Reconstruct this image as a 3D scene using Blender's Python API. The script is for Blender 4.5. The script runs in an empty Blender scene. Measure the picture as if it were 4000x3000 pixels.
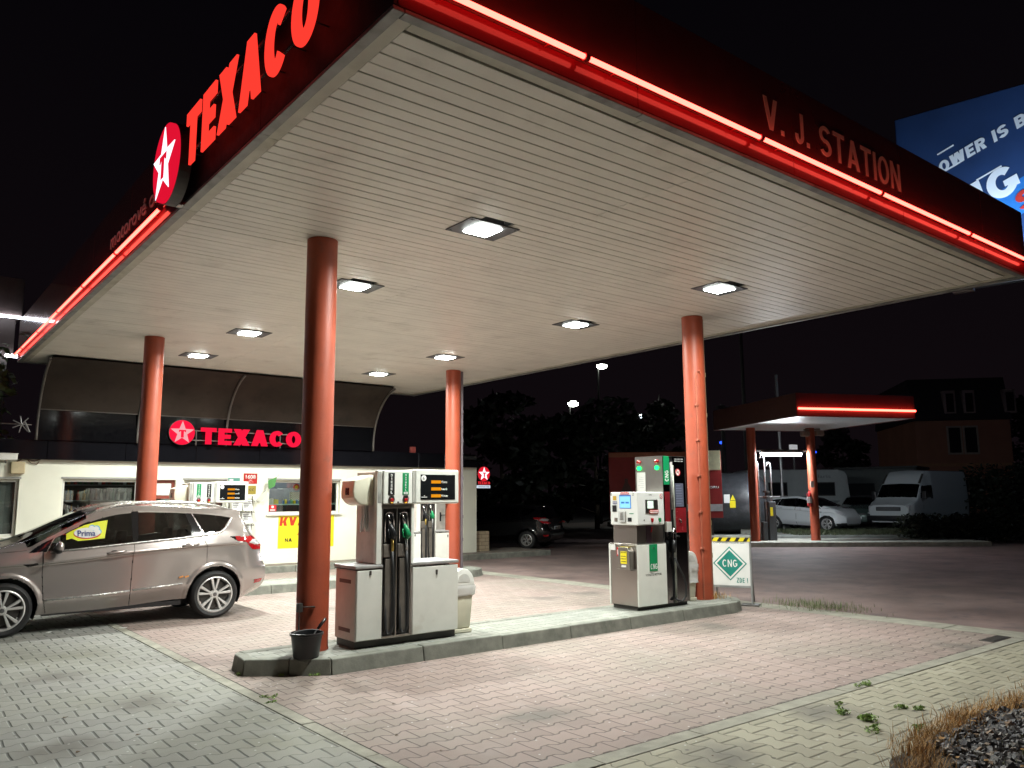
import bpy, bmesh, math, random
import numpy as np
from mathutils import Vector, Matrix
random.seed(7)
S = bpy.context.scene
COL = S.collection
PI = math.pi

# ---------------------------------------------------------------- node helpers
class G:
    def __init__(s, name):
        s.mat = bpy.data.materials.new(name); s.mat.use_nodes = True
        s.t = s.mat.node_tree; s.n = s.t.nodes; s.n.clear()
        s.out = s.n.new('ShaderNodeOutputMaterial')
    def link(s, a, b): s.t.links.new(a, b)
    def new(s, t, **k):
        n = s.n.new(t)
        for a, v in k.items(): setattr(n, a, v)
        return n
    def put(s, sock, v):
        if hasattr(v, 'is_output'): s.link(v, sock)
        else: sock.default_value = v
    def m(s, op, a, b=None, c=None):
        n = s.new('ShaderNodeMath', operation=op)
        for i, v in enumerate((a, b, c)):
            if v is not None: s.put(n.inputs[i], v)
        return n.outputs[0]
    def mix(s, f, a, b, mode='MIX'):
        n = s.new('ShaderNodeMix', data_type='RGBA', blend_type=mode)
        s.put(n.inputs[0], f); s.put(n.inputs[6], c4(a)); s.put(n.inputs[7], c4(b))
        return n.outputs[2]
    def ramp(s, f, stops):
        n = s.new('ShaderNodeValToRGB'); e = n.color_ramp.elements
        while len(e) < len(stops): e.new(0.5)
        for i, (p, c) in enumerate(stops): e[i].position = p; e[i].color = c4(c)
        s.put(n.inputs[0], f); return n.outputs[0]
    def noise(s, vec, scale, detail=4, rough=.55):
        n = s.new('ShaderNodeTexNoise'); n.inputs['Scale'].default_value = scale
        n.inputs['Detail'].default_value = detail; n.inputs['Roughness'].default_value = rough
        if vec is not None: s.link(vec, n.inputs['Vector'])
        return n.outputs[0]
    def obj(s): return s.new('ShaderNodeTexCoord').outputs['Object']
    def pos(s): return s.new('ShaderNodeNewGeometry').outputs['Position']

def c4(c):
    if hasattr(c, 'is_output'): return c
    if isinstance(c, (int, float)): return (c, c, c, 1)
    return tuple(c) if len(c) == 4 else (*c, 1)

def mat(name, col, rough=.5, metal=0, var=.12, scale=6, bump=0, bscale=60, coat=0, spec=.5, dirt=None, rvar=.1, alpha=1, dirtscale=2.2, dirtlo=.52, sss=0):
    g = G(name); b = g.new('ShaderNodeBsdfPrincipled'); g.link(b.outputs[0], g.out.inputs[0])
    v = g.obj()
    n1 = g.noise(v, scale, 5)
    lo = tuple(max(0, x * (1 - var)) for x in col[:3]); hi = tuple(min(1, x * (1 + var)) for x in col[:3])
    c = g.ramp(n1, [(.3, lo), (.7, hi)])
    if dirt:
        n2 = g.noise(v, dirtscale, 8, .65)
        c = g.mix(g.ramp(n2, [(dirtlo, 0), (dirtlo + .2, .8)]), c, dirt)
    g.put(b.inputs['Base Color'], c)
    r = g.m('ADD', g.m('MULTIPLY', g.noise(v, scale * 2.3, 3), rvar * 2), rough - rvar)
    g.put(b.inputs['Roughness'], r)
    b.inputs['Metallic'].default_value = metal
    b.inputs['Specular IOR Level'].default_value = spec
    b.inputs['Coat Weight'].default_value = coat; b.inputs['Coat Roughness'].default_value = .025
    if alpha < 1: b.inputs['Alpha'].default_value = alpha
    if bump:
        bn = g.new('ShaderNodeBump'); bn.inputs['Strength'].default_value = bump; bn.inputs['Distance'].default_value = .01
        g.link(g.noise(v, bscale, 4), bn.inputs['Height']); g.link(bn.outputs[0], b.inputs['Normal'])
    return g.mat

def emit(name, col, st=1.0):
    g = G(name); e = g.new('ShaderNodeEmission'); g.link(e.outputs[0], g.out.inputs[0])
    e.inputs[0].default_value = c4(col); e.inputs[1].default_value = st
    return g.mat

def lit_print(name, col, st, rough=.4):
    "a backlit panel: printed colour that also gives off its own light"
    g = G(name); b = g.new('ShaderNodeBsdfPrincipled'); g.link(b.outputs[0], g.out.inputs[0])
    b.inputs['Base Color'].default_value = c4(col); b.inputs['Roughness'].default_value = rough
    b.inputs['Emission Color'].default_value = c4(col); b.inputs['Emission Strength'].default_value = st
    return g.mat

def glass(name, tint=(.6, .63, .62), refl=.9, rough=0.0):
    g = G(name); t = g.new('ShaderNodeBsdfTransparent'); t.inputs[0].default_value = c4(tint)
    gl = g.new('ShaderNodeBsdfGlossy'); gl.inputs[0].default_value = c4((refl,) * 3); gl.inputs['Roughness'].default_value = rough
    f = g.new('ShaderNodeFresnel'); f.inputs[0].default_value = 1.52
    mx = g.new('ShaderNodeMixShader'); g.link(g.m('ADD', f.outputs[0], .02), mx.inputs[0])
    g.link(t.outputs[0], mx.inputs[1]); g.link(gl.outputs[0], mx.inputs[2]); g.link(mx.outputs[0], g.out.inputs[0])
    return g.mat

def paver(name, cols, joint, swap=False, H=.185, L=.225, A=.018, jw=.0058, rough=.78, stain=(.14, .13, .11), stainamt=.6, seed=0.0, light=(.55, .53, .5), wf=1.12, sf=1.0):
    g = G(name); b = g.new('ShaderNodeBsdfPrincipled'); g.link(b.outputs[0], g.out.inputs[0])
    p = g.pos(); sp = g.new('ShaderNodeSeparateXYZ'); g.link(p, sp.inputs[0])
    x, y = sp.outputs[0], sp.outputs[1]
    if swap: x, y = y, x
    # slight unevenness in how the blocks were laid
    wob = g.noise(p, 1.3, 2); y = g.m('ADD', y, g.m('MULTIPLY', wob, .05)); x = g.m('ADD', x, g.m('MULTIPLY', g.noise(p, 1.7, 2), .05))
    r0 = g.m('ROUND', g.m('DIVIDE', y, H))
    t = g.m('FRACT', g.m('ADD', g.m('DIVIDE', x, L), g.m('MULTIPLY', r0, .5)))
    w = g.m('MULTIPLY', g.m('SUBTRACT', g.m('ABSOLUTE', g.m('SUBTRACT', t, .5)), .25), 11)
    w = g.m('MAXIMUM', g.m('MINIMUM', w, 1), -1)
    bd = g.m('ADD', g.m('MULTIPLY', r0, H), g.m('MULTIPLY', w, A))
    df = g.m('SUBTRACT', y, bd); d1 = g.m('ABSOLUTE', df)
    row = g.m('SUBTRACT', r0, g.m('LESS_THAN', df, 0))
    ub = g.m('ADD', g.m('DIVIDE', x, L), g.m('MULTIPLY', row, .5))
    d2 = g.m('MULTIPLY', g.m('ABSOLUTE', g.m('SUBTRACT', g.m('FRACT', ub), .5)), L)
    d1 = g.m('MULTIPLY', d1, wf); d2 = g.m('MULTIPLY', d2, sf); d = g.m('MINIMUM', d1, d2)
    grit = g.m('MULTIPLY', g.m('SUBTRACT', g.noise(p, 9, 3), .5), .006)
    d = g.m('ADD', d, grit)
    mr = g.new('ShaderNodeMapRange', interpolation_type='SMOOTHSTEP'); g.link(d, mr.inputs[0])
    mr.inputs[1].default_value = jw * .45; mr.inputs[2].default_value = jw * 1.9; mr.inputs[3].default_value = 0; mr.inputs[4].default_value = 1
    face = mr.outputs[0]
    idv = g.new('ShaderNodeCombineXYZ'); g.link(g.m('FLOOR', g.m('ADD', ub, .5)), idv.inputs[0]); g.link(row, idv.inputs[1]); idv.inputs[2].default_value = seed
    wn = g.new('ShaderNodeTexWhiteNoise'); g.link(idv.outputs[0], wn.inputs['Vector'])
    base = g.ramp(wn.outputs[0], [(0, cols[0]), (.5, cols[1]), (1, cols[2])])
    big = g.noise(p, .55, 6, .6); mid = g.noise(p, 2.1, 6, .6); fine = g.noise(p, 140, 3, .7)
    base = g.mix(g.ramp(big, [(.42, 0), (.75, stainamt)]), base, stain)
    base = g.mix(g.ramp(mid, [(.55, 0), (.8, .45)]), base, light)
    base = g.mix(.25, base, g.ramp(fine, [(.3, .25), (.7, 1.0)]), 'MULTIPLY')
    # oil drips and trodden-in dots
    def spots(scale, r0, r1, keep, dark, base, wob):
        nv = g.new('ShaderNodeTexNoise'); nv.inputs['Scale'].default_value = scale * 4; g.link(p, nv.inputs['Vector'])
        ad = g.new('ShaderNodeVectorMath', operation='SCALE'); g.link(nv.outputs['Color'], ad.inputs[0]); ad.inputs['Scale'].default_value = wob
        av = g.new('ShaderNodeVectorMath', operation='ADD'); g.link(p, av.inputs[0]); g.link(ad.outputs[0], av.inputs[1])
        vo = g.new('ShaderNodeTexVoronoi', voronoi_dimensions='2D'); vo.inputs['Scale'].default_value = scale; g.link(av.outputs[0], vo.inputs['Vector'])
        wv = g.new('ShaderNodeTexWhiteNoise'); g.link(vo.outputs['Color'], wv.inputs['Vector'])
        f = g.m('MULTIPLY', g.ramp(vo.outputs['Distance'], [(r0, 1), (r1, 0)]), g.m('LESS_THAN', wv.outputs[0], keep))
        return g.mix(g.m('MULTIPLY', f, .75), base, dark)
    base = spots(3.2, .035, .06, .30, (.07, .065, .06), base, .02)
    base = spots(.62, .05, .24, .34, (.13, .12, .105), base, .5)
    base = spots(9, .05, .09, .12, (.6, .6, .58), base, .01)
    jm = g.mix(g.ramp(mid, [(.40, 0), (.72, .6)]), joint, base)          # some joints are sanded full
    col = g.mix(face, jm, base)
    g.put(b.inputs['Base Color'], col)
    g.put(b.inputs['Roughness'], g.m('ADD', rough - .12, g.m('MULTIPLY', mid, .24)))
    bn = g.new('ShaderNodeBump'); bn.inputs['Strength'].default_value = .55; bn.inputs['Distance'].default_value = .012
    hh = g.m('ADD', face, g.m('MULTIPLY', fine, .08)); hh = g.m('ADD', hh, g.m('MULTIPLY', wn.outputs[0], .10))
    g.link(hh, bn.inputs['Height']); g.link(bn.outputs[0], b.inputs['Normal'])
    return g.mat

# ---------------------------------------------------------------- mesh helpers
class MB:
    def __init__(s): s.bm = bmesh.new()
    def face(s, vs):
        try: return s.bm.faces.new(vs)
        except ValueError: return None
    def quad(s, *pts): return s.face([s.bm.verts.new(p) for p in pts])
    def box(s, x0, y0, z0, x1, y1, z1, bev=0.0, seg=2, top=None):
        "top=(dx,dy) insets the top face"
        tx, ty = top or (0, 0)
        v = [s.bm.verts.new(p) for p in ((x0, y0, z0), (x1, y0, z0), (x1, y1, z0), (x0, y1, z0),
             (x0 + tx, y0 + ty, z1), (x1 - tx, y0 + ty, z1), (x1 - tx, y1 - ty, z1), (x0 + tx, y1 - ty, z1))]
        fs = [s.face([v[i] for i in q]) for q in ((3, 2, 1, 0), (4, 5, 6, 7), (0, 1, 5, 4), (1, 2, 6, 5), (2, 3, 7, 6), (3, 0, 4, 7))]
        if bev: s.bev(fs, bev, seg)
        return s
    def bev(s, fs, bev, seg=2):
        es = list({e for f in fs for e in f.edges})
        bmesh.ops.bevel(s.bm, geom=es, offset=bev, segments=seg, affect='EDGES', profile=.5, clamp_overlap=True)
    def prism(s, poly, axis, a, b, bev=0.0, seg=2):
        "poly: 2-D points; axis x -> (y,z), y -> (x,z), z -> (x,y)"
        f3 = {'x': lambda u, v, w: (w, u, v), 'y': lambda u, v, w: (u, w, v), 'z': lambda u, v, w: (u, v, w)}[axis]
        A = [s.bm.verts.new(f3(u, v, a)) for u, v in poly]; B = [s.bm.verts.new(f3(u, v, b)) for u, v in poly]
        n = len(poly); fs = [s.face(A[::-1]), s.face(B)]
        for i in range(n): fs.append(s.face([A[i], A[(i + 1) % n], B[(i + 1) % n], B[i]]))
        fs = [f for f in fs if f]
        bmesh.ops.recalc_face_normals(s.bm, faces=fs)
        if bev: s.bev(fs, bev, seg)
        return s
    def cyl(s, p0, p1, r0, r1=None, n=20, caps=True):
        p0, p1 = Vector(p0), Vector(p1); r1 = r0 if r1 is None else r1
        d = (p1 - p0).normalized(); u = d.orthogonal().normalized(); w = d.cross(u)
        A, B = [], []
        for i in range(n):
            a = 2 * PI * i / n; k = u * math.cos(a) + w * math.sin(a)
            A.append(s.bm.verts.new(p0 + k * r0)); B.append(s.bm.verts.new(p1 + k * r1))
        for i in range(n): s.face([A[i], A[(i + 1) % n], B[(i + 1) % n], B[i]])
        if caps: s.face(A[::-1]); s.face(B)
        return s
    def tube(s, pts, r, n=8, caps=True):
        pts = [Vector(p) for p in pts]; rings = []; u = None
        for i, p in enumerate(pts):
            d = (pts[min(i + 1, len(pts) - 1)] - pts[max(i - 1, 0)]).normalized()
            u = d.orthogonal().normalized() if u is None else (u - d * u.dot(d)).normalized()
            w = d.cross(u); rr = r[i] if isinstance(r, (list, tuple)) else r
            rings.append([s.bm.verts.new(p + (u * math.cos(2 * PI * k / n) + w * math.sin(2 * PI * k / n)) * rr) for k in range(n)])
        for a, b in zip(rings, rings[1:]):
            for k in range(n): s.face([a[k], a[(k + 1) % n], b[(k + 1) % n], b[k]])
        if caps: s.face(rings[0][::-1]); s.face(rings[-1])
        return s
    def lathe(s, prof, c=(0, 0, 0), n=28, axis='z', caps=True):
        f3 = {'z': lambda r, a, h: (c[0] + r * math.cos(a), c[1] + r * math.sin(a), c[2] + h),
              'y': lambda r, a, h: (c[0] + r * math.cos(a), c[1] + h, c[2] + r * math.sin(a)),
              'x': lambda r, a, h: (c[0] + h, c[1] + r * math.cos(a), c[2] + r * math.sin(a))}[axis]
        rings = [[s.bm.verts.new(f3(r, 2 * PI * k / n, h)) for k in range(n)] for r, h in prof]
        fs = []
        for a, b in zip(rings, rings[1:]):
            for k in range(n): fs.append(s.face([a[k], a[(k + 1) % n], b[(k + 1) % n], b[k]]))
        if caps: fs += [s.face(rings[0][::-1]), s.face(rings[-1])]
        bmesh.ops.recalc_face_normals(s.bm, faces=[f for f in fs if f])
        return s
    def ball(s, c, r, sc=(1, 1, 1), u=16, v=10):
        M = Matrix.Translation(c) @ Matrix.Diagonal((*sc, 1))
        bmesh.ops.create_uvsphere(s.bm, u_segments=u, v_segments=v, radius=r, matrix=M); return s
    def build(s, name, m, parent=None, smooth=False, loc=None, autos=None):
        me = bpy.data.meshes.new(name); s.bm.to_mesh(me); s.bm.free()
        return link(name, me, m, parent, smooth, autos)

def link(name, me, m, parent=None, smooth=False, autos=None):
    if m is not None: me.materials.append(m)
    if smooth:
        me.polygons.foreach_set('use_smooth', [True] * len(me.polygons))
        if autos: me.set_sharp_from_angle(angle=math.radians(autos))
    o = bpy.data.objects.new(name, me); COL.objects.link(o)
    if parent: o.parent = parent
    return o

def tag(o, label=None, cat=None, group=None, kind=None):
    for k, v in (('label', label), ('category', cat), ('group', group), ('kind', kind)):
        if v: o[k] = v
    return o
def thing(name, label, cat, loc=(0, 0, 0), rz=0, group=None):
    o = bpy.data.objects.new(name, None); COL.objects.link(o)
    o.location = loc; o.rotation_euler.z = rz; o.empty_display_size = .1
    return tag(o, label, cat, group)
def struct(name, mb, m, **k):
    o = mb.build(name, m, **k); o['kind'] = 'structure'; return o
def copy_tree(o, parent=None):
    c = o.copy(); COL.objects.link(c)
    if parent: c.parent = parent
    for ch in list(o.children): copy_tree(ch, c)
    return c

_fc = {}
def text_mesh(s, bold=0.0):
    cu = bpy.data.curves.new('lettering', 'FONT'); cu.body = s; cu.size = 1; cu.offset = bold; cu.resolution_u = 3
    o = bpy.data.objects.new('lettering', cu); COL.objects.link(o)
    dg = bpy.context.evaluated_depsgraph_get(); dg.update()
    me = bpy.data.meshes.new_from_object(o.evaluated_get(dg))
    bpy.data.objects.remove(o); bpy.data.curves.remove(cu)
    return me
def text(name, s, p, ux, uz, w, h, m, parent=None, depth=.004, bold=0.0, shear=0, keep=False, split=False, align='l'):
    "lettering that fills the box p + w*ux + h*uz, raised by depth along ux x uz"
    me = text_mesh(s, bold)
    co = np.empty(len(me.vertices) * 3); me.vertices.foreach_get('co', co); co = co.reshape(-1, 3)
    lo, hi = co.min(0), co.max(0); ext = np.maximum(hi - lo, 1e-6)
    a = (co[:, 0] - lo[0]) / ext[0]; b = (co[:, 1] - lo[1]) / ext[1]
    if keep: w2 = ext[0] / ext[1] * h; off = {'l': 0, 'c': (w - w2) / 2, 'r': w - w2}[align]; w = w2
    else: off = 0
    P, U, Z = np.array(p, float), np.array(ux, float), np.array(uz, float)
    U /= np.linalg.norm(U); Z /= np.linalg.norm(Z); Nn = np.cross(U, Z)
    q = P + (off + a * w + shear * b * h)[:, None] * U + (b * h)[:, None] * Z + Nn * depth
    me.vertices.foreach_set('co', q.ravel()); me.update()
    bm = bmesh.new(); bm.from_mesh(me); bmesh.ops.remove_doubles(bm, verts=bm.verts, dist=1e-5)
    bm.normal_update()
    fs = list(bm.faces)
    bad = [f for f in fs if f.normal.dot(Vector(Nn)) < 0]
    if bad: bmesh.ops.reverse_faces(bm, faces=bad)
    r = bmesh.ops.extrude_face_region(bm, geom=list(bm.faces))
    vs = [v for v in r['geom'] if isinstance(v, bmesh.types.BMVert)]
    newf = [v for v in r['geom'] if isinstance(v, bmesh.types.BMFace)]
    bmesh.ops.translate(bm, verts=[v for v in bm.verts if v not in set(vs)], vec=Vector(Nn) * -depth)
    bmesh.ops.recalc_face_normals(bm, faces=bm.faces)
    bm.to_mesh(me)
    if not split:
        bm.free(); me.name = name; return link(name, me, m, parent)
    seen = set(); isl = []
    for v in bm.verts:
        if v in seen: continue
        st = [v]; seen.add(v); grp = []
        while st:
            q_ = st.pop(); grp.append(q_)
            for e in q_.link_edges:
                o_ = e.other_vert(q_)
                if o_ not in seen: seen.add(o_); st.append(o_)
        isl.append(grp)
    out = []
    for grp in isl:
        nb = bmesh.new(); mp = {v: nb.verts.new(v.co) for v in grp}
        for f in {f for v in grp for f in v.link_faces}: nb.faces.new([mp[v] for v in f.verts])
        mm = bpy.data.meshes.new(name); nb.to_mesh(mm); nb.free(); out.append(link(name, mm, m, parent))
    bm.free(); bpy.data.meshes.remove(me)
    return out

def star_poly(cx, cy, R, r=None, rot=PI / 2):
    r = r or R * .42
    return [(cx + (R if i % 2 == 0 else r) * math.cos(rot + i * PI / 5), cy + (R if i % 2 == 0 else r) * math.sin(rot + i * PI / 5)) for i in range(10)]
def circ(cx, cy, r, n=40): return [(cx + r * math.cos(2 * PI * i / n), cy + r * math.sin(2 * PI * i / n)) for i in range(n)]

# heavy block capitals drawn from thick strokes (for signs with bold lettering)
def _arc(cx, cy, rx, ry, t, a0, a1, tx=None):
    n = max(4, int(abs(a1 - a0) / 9)); tx = tx or t
    o = [(cx + rx * math.cos(math.radians(a0 + (a1 - a0) * i / n)), cy + ry * math.sin(math.radians(a0 + (a1 - a0) * i / n))) for i in range(n + 1)]
    i_ = [(cx + (rx - tx) * math.cos(math.radians(a0 + (a1 - a0) * i / n)), cy + (ry - t) * math.sin(math.radians(a0 + (a1 - a0) * i / n))) for i in range(n + 1)]
    return ('arc', o, i_)
def _r(x0, y0, x1, y1): return [(x0, y0), (x1, y0), (x1, y1), (x0, y1)]
def _d(xb, xt, tw, y0=0, y1=1): return [(xb, y0), (xb + tw, y0), (xt + tw, y1), (xt, y1)]
def glyph(c, t, w):
    h = t * .88; k = t * 1.12
    if c == 'T': return w, [_r(0, 1 - h, w, 1), _r(w / 2 - t / 2, 0, w / 2 + t / 2, 1 - h)]
    if c == 'E': w *= .86; return w, [_r(0, 0, t, 1), _r(t, 0, w, h), _r(t, .5 - h / 2, w * .92, .5 + h / 2), _r(t, 1 - h, w, 1)]
    if c == 'L': w *= .8; return w, [_r(0, 0, t, 1), _r(t, 0, w, h)]
    if c == 'I': return t, [_r(0, 0, t, 1)]
    if c == '.': return t, [_r(0, 0, t, t)]
    if c == '!': return t, [_r(0, 0, t, t), _r(0, t * 1.6, t, 1)]
    if c == 'H': return w, [_r(0, 0, t, 1), _r(w - t, 0, w, 1), _r(t, .5 - h / 2, w - t, .5 + h / 2)]
    if c == 'N': return w, [_r(0, 0, t * .9, 1), _r(w - t * .9, 0, w, 1), _d(w - t * 1.02, t * .02, t)]
    if c == 'X': w *= 1.08; return w, [_d(0, w - k * 1.1, k * 1.1), _d(w - k * 1.1, 0, k * 1.1)]
    if c == 'A': w *= 1.12; return w, [_d(0, w / 2 - k / 2, k), _d(w - k, w / 2 - k / 2, k), _r(w * .22, .2, w * .78, .2 + h * .9)]
    if c == 'V': w *= 1.05; return w, [_d(w / 2 - k / 2, 0, k), _d(w / 2 - k / 2, w - k, k)]
    if c == 'W': w *= 1.5; q = w / 4; return w, [_d(q - k / 2, 0, k), _d(q - k / 2, 2 * q - k / 2, k), _d(3 * q - k / 2, 2 * q - k / 2, k), _d(3 * q - k / 2, w - k, k)]
    if c == 'K': return w, [_r(0, 0, t, 1), _d(t * .9, w - k, k, .36, 1), _d(w - k, t * 1.1, k, 0, .56)]
    if c == 'Z': return w, [_r(0, 0, w, h), _r(0, 1 - h, w, 1), _d(0, w - k, k, h, 1 - h)]
    if c == 'D': return w, [_r(0, 0, t, 1), _r(t, 0, w * .45, h), _r(t, 1 - h, w * .45, 1), _arc(w * .45, .5, w * .55, .5, h, -90, 90, t)]
    if c == 'O': w *= 1.08; return w, [_arc(w / 2, .5, w / 2, .5, h, 0, 180, t), _arc(w / 2, .5, w / 2, .5, h, 180, 360, t)]
    if c == 'C': w *= 1.04; return w, [_arc(w / 2, .5, w / 2, .5, h, 42, 318, t)]
    if c == 'G': w *= 1.06; return w, [_arc(w / 2, .5, w / 2, .5, h, 42, 325, t), _r(w * .54, .5 - h * .75, w, .5 + h * .1), _r(w - t, .18, w, .5 - h * .75)]
    if c == 'S': ry = (1 + h) / 4; return w, [_arc(w / 2, 1 - ry, w / 2, ry, h, 28, 270, t), _arc(w / 2, ry, w / 2, ry, h, 90, -152, t)]
    if c == 'J': w *= .7; ry = .3; return w, [_r(w - t, ry, w, 1), _arc(w / 2, ry, w / 2, ry, h, 180, 360, t)]
    if c in 'PRB':
        ry = (1 + h) / 4; L = [_r(0, 0, t, 1), _r(t, 1 - h, w * .5, 1), _r(t, 1 - 2 * ry, w * .5, 1 - 2 * ry + h), _arc(w * .5, 1 - ry, w * .5, ry, h, -90, 90, t)]
        if c == 'R': L.append(_d(w - k, w * .42, k, 0, 1 - 2 * ry))
        if c == 'B': L += [_r(t, 0, w * .5, h), _arc(w * .5, ry, w * .5, ry, h, -90, 90, t)]
        return w, L
    if c == '1': return w * .6, [_r(w * .6 - t, 0, w * .6, 1), _d(0, w * .6 - t, t * .9, .66, 1)]
    return w * .45, []
def block(name, s, p, ux, uz, w, h, m, parent=None, depth=.004, t=.22, wid=.66, sp=.10, shear=0, split=False, base=0.0):
    P, U, Z = Vector(p), Vector(ux).normalized(), Vector(uz).normalized(); N_ = U.cross(Z)
    items, x = [], 0
    for c in s: gw, polys = glyph(c, t, wid); items.append((x, polys)); x += gw + sp
    tot = x - sp; out = []; bm = MB(); sx = w / tot
    for gx, polys in items:
        for k, pl in enumerate(polys):
            d1 = depth + .0004 * k
            f = lambda q, d: P + U * ((gx + q[0]) * sx + shear * q[1] * h) + Z * (q[1] * h) + N_ * d
            if pl[0] == 'arc':
                o, i_ = pl[1], pl[2]
                V = [[bm.bm.verts.new(f(q, d)) for q in L] for L, d in ((o, d1), (i_, d1), (o, base), (i_, base))]
                for a in range(len(o) - 1):
                    for A, B in ((0, 1), (2, 3), (0, 2), (1, 3)): bm.face([V[A][a], V[A][a + 1], V[B][a + 1], V[B][a]])
                for e in (0, -1): bm.face([V[0][e], V[1][e], V[3][e], V[2][e]])
            else:
                A = [bm.bm.verts.new(f(q, d1)) for q in pl]; B = [bm.bm.verts.new(f(q, base)) for q in pl]; n = len(pl)
                bm.face(A); bm.face(B)
                for a in range(n): bm.face([A[a], A[(a + 1) % n], B[(a + 1) % n], B[a]])
        if split and polys:
            bmesh.ops.recalc_face_normals(bm.bm, faces=bm.bm.faces); out.append(bm.build(name, m, parent)); bm = MB()
    if split: bm.bm.free(); return out
    bmesh.ops.recalc_face_normals(bm.bm, faces=bm.bm.faces)
    return bm.build(name, m, parent)
# ---------------------------------------------------------------- camera, sky
YAW, PITCH, ROLL, FOC = 0.8987, 0.1407, -0.0063, 1729.724
fw = Vector((math.cos(YAW) * math.cos(PITCH), math.sin(YAW) * math.cos(PITCH), math.sin(PITCH)))
r_ = Vector((math.sin(YAW), -math.cos(YAW), 0)); u_ = r_.cross(fw)
rr = r_ * math.cos(ROLL) + u_ * math.sin(ROLL); uu = u_ * math.cos(ROLL) - r_ * math.sin(ROLL)
cam = bpy.data.objects.new('camera', bpy.data.cameras.new('camera')); COL.objects.link(cam)
cam.matrix_world = Matrix(((rr.x, uu.x, -fw.x, 0), (rr.y, uu.y, -fw.y, 0), (rr.z, uu.z, -fw.z, 1.7), (0, 0, 0, 1)))
cam.data.sensor_width = 36; cam.data.lens = FOC / 2212 * 36; cam.data.clip_start = .05; cam.data.clip_end = 2000
S.camera = cam
wd = bpy.data.worlds.new('World'); S.world = wd; wd.use_nodes = True
nt = wd.node_tree; bg = nt.nodes['Background']; tc = nt.nodes.new('ShaderNodeTexCoord'); sx = nt.nodes.new('ShaderNodeSeparateXYZ'); cr = nt.nodes.new('ShaderNodeValToRGB')
nt.links.new(tc.outputs['Generated'], sx.inputs[0]); nt.links.new(sx.outputs[2], cr.inputs[0]); nt.links.new(cr.outputs[0], bg.inputs[0])   # faint town glow near the horizon
e_ = cr.color_ramp.elements; e_[0].position = 0.0; e_[0].color = (.0050, .0032, .0042, 1); e_[1].position = .55; e_[1].color = (.0017, .0013, .0021, 1); bg.inputs[1].default_value = 1.0
S.view_settings.view_transform = 'Standard'; S.view_settings.look = 'None'; S.view_settings.exposure = 0; S.view_settings.gamma = 1
S.render.engine = 'CYCLES'; S.cycles.use_denoising = True; S.cycles.max_bounces = 8; S.cycles.diffuse_bounces = 4
S.cycles.glossy_bounces = 4; S.cycles.transmission_bounces = 6; S.cycles.transparent_max_bounces = 12
S.cycles.sample_clamp_indirect = 6; S.cycles.caustics_reflective = False; S.cycles.caustics_refractive = False
HC = 4.553          # canopy soffit height
IZ = .15            # island height

# ---------------------------------------------------------------- materials
RED = mat('red_paint', (.34, .064, .028), .5, var=.12, scale=3, dirt=(.17, .06, .04), dirtscale=4, dirtlo=.57, bump=.16, bscale=45)
WHITE = mat('white_enamel', (.74, .75, .70), .32, var=.04, dirt=(.5, .47, .4), dirtlo=.6)
CREAM = mat('cream_plastic', (.72, .70, .56), .35, var=.05)
STEEL = mat('brushed_steel', (.40, .38, .35), .34, metal=1, var=.04, scale=9, rvar=.03)
DSTEEL = mat('dark_steel', (.20, .20, .21), .3, metal=1, var=.04, scale=9, rvar=.03)
BLACK = mat('black_plastic', (.012, .012, .014), .35)
RUBBER = mat('black_rubber', (.016, .016, .017), .55)
DGREY = mat('dark_grey_metal', (.06, .055, .05), .5, var=.2)
GREY = mat('grey_metal', (.30, .30, .30), .45, metal=.6, var=.15)
TRIM = mat('weathered_trim', (.22, .22, .21), .5, metal=.3, var=.25, scale=4, dirt=(.07, .065, .06))
CONC = mat('concrete', (.205, .21, .18), .85, var=.22, scale=7, bump=.25, bscale=50, dirt=(.10, .105, .09))
CONCL = mat('pale_concrete', (.40, .40, .35), .85, var=.2, scale=6, bump=.25, bscale=50, dirt=(.2, .2, .17))
CHROME = mat('chrome', (.75, .75, .75), .1, metal=1, var=.02)
PAPER = mat('white_paper', (.72, .72, .70), .8, var=.05)
INK = mat('black_ink', (.01, .01, .01), .5)
GREEN = mat('green_print', (.005, .24, .085), .4, var=.05)
TEAL = mat('teal_print', (.02, .25, .20), .4, var=.05)
YEL = mat('yellow_print', (.80, .66, .02), .45, var=.05)
REDP = mat('red_print', (.55, .02, .025), .45, var=.05)
BLUEP = mat('blue_print', (.03, .16, .50), .45)
GLASS = glass('window_glass', (.86, .9, .88))
DARKGLASS = glass('tinted_glass', (.24, .26, .25))
PRIVGLASS = glass('privacy_glass', (.10, .10, .11))
LAMPGLASS = mat('clear_lamp_glass', (.55, .56, .58), .08, var=.3, scale=40, coat=1)
REDLENS = mat('red_lens', (.34, .008, .012), .12, var=.35, scale=50, coat=1)
GREENLENS = mat('green_lens', (.01, .2, .06), .15, coat=1)
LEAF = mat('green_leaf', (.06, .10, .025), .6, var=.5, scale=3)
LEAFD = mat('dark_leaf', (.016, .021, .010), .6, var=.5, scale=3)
BARK = mat('bark', (.08, .06, .04), .9, bump=.3)
STRAW = mat('dry_straw', (.42, .24, .085), .8, var=.45, scale=9)

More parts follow.
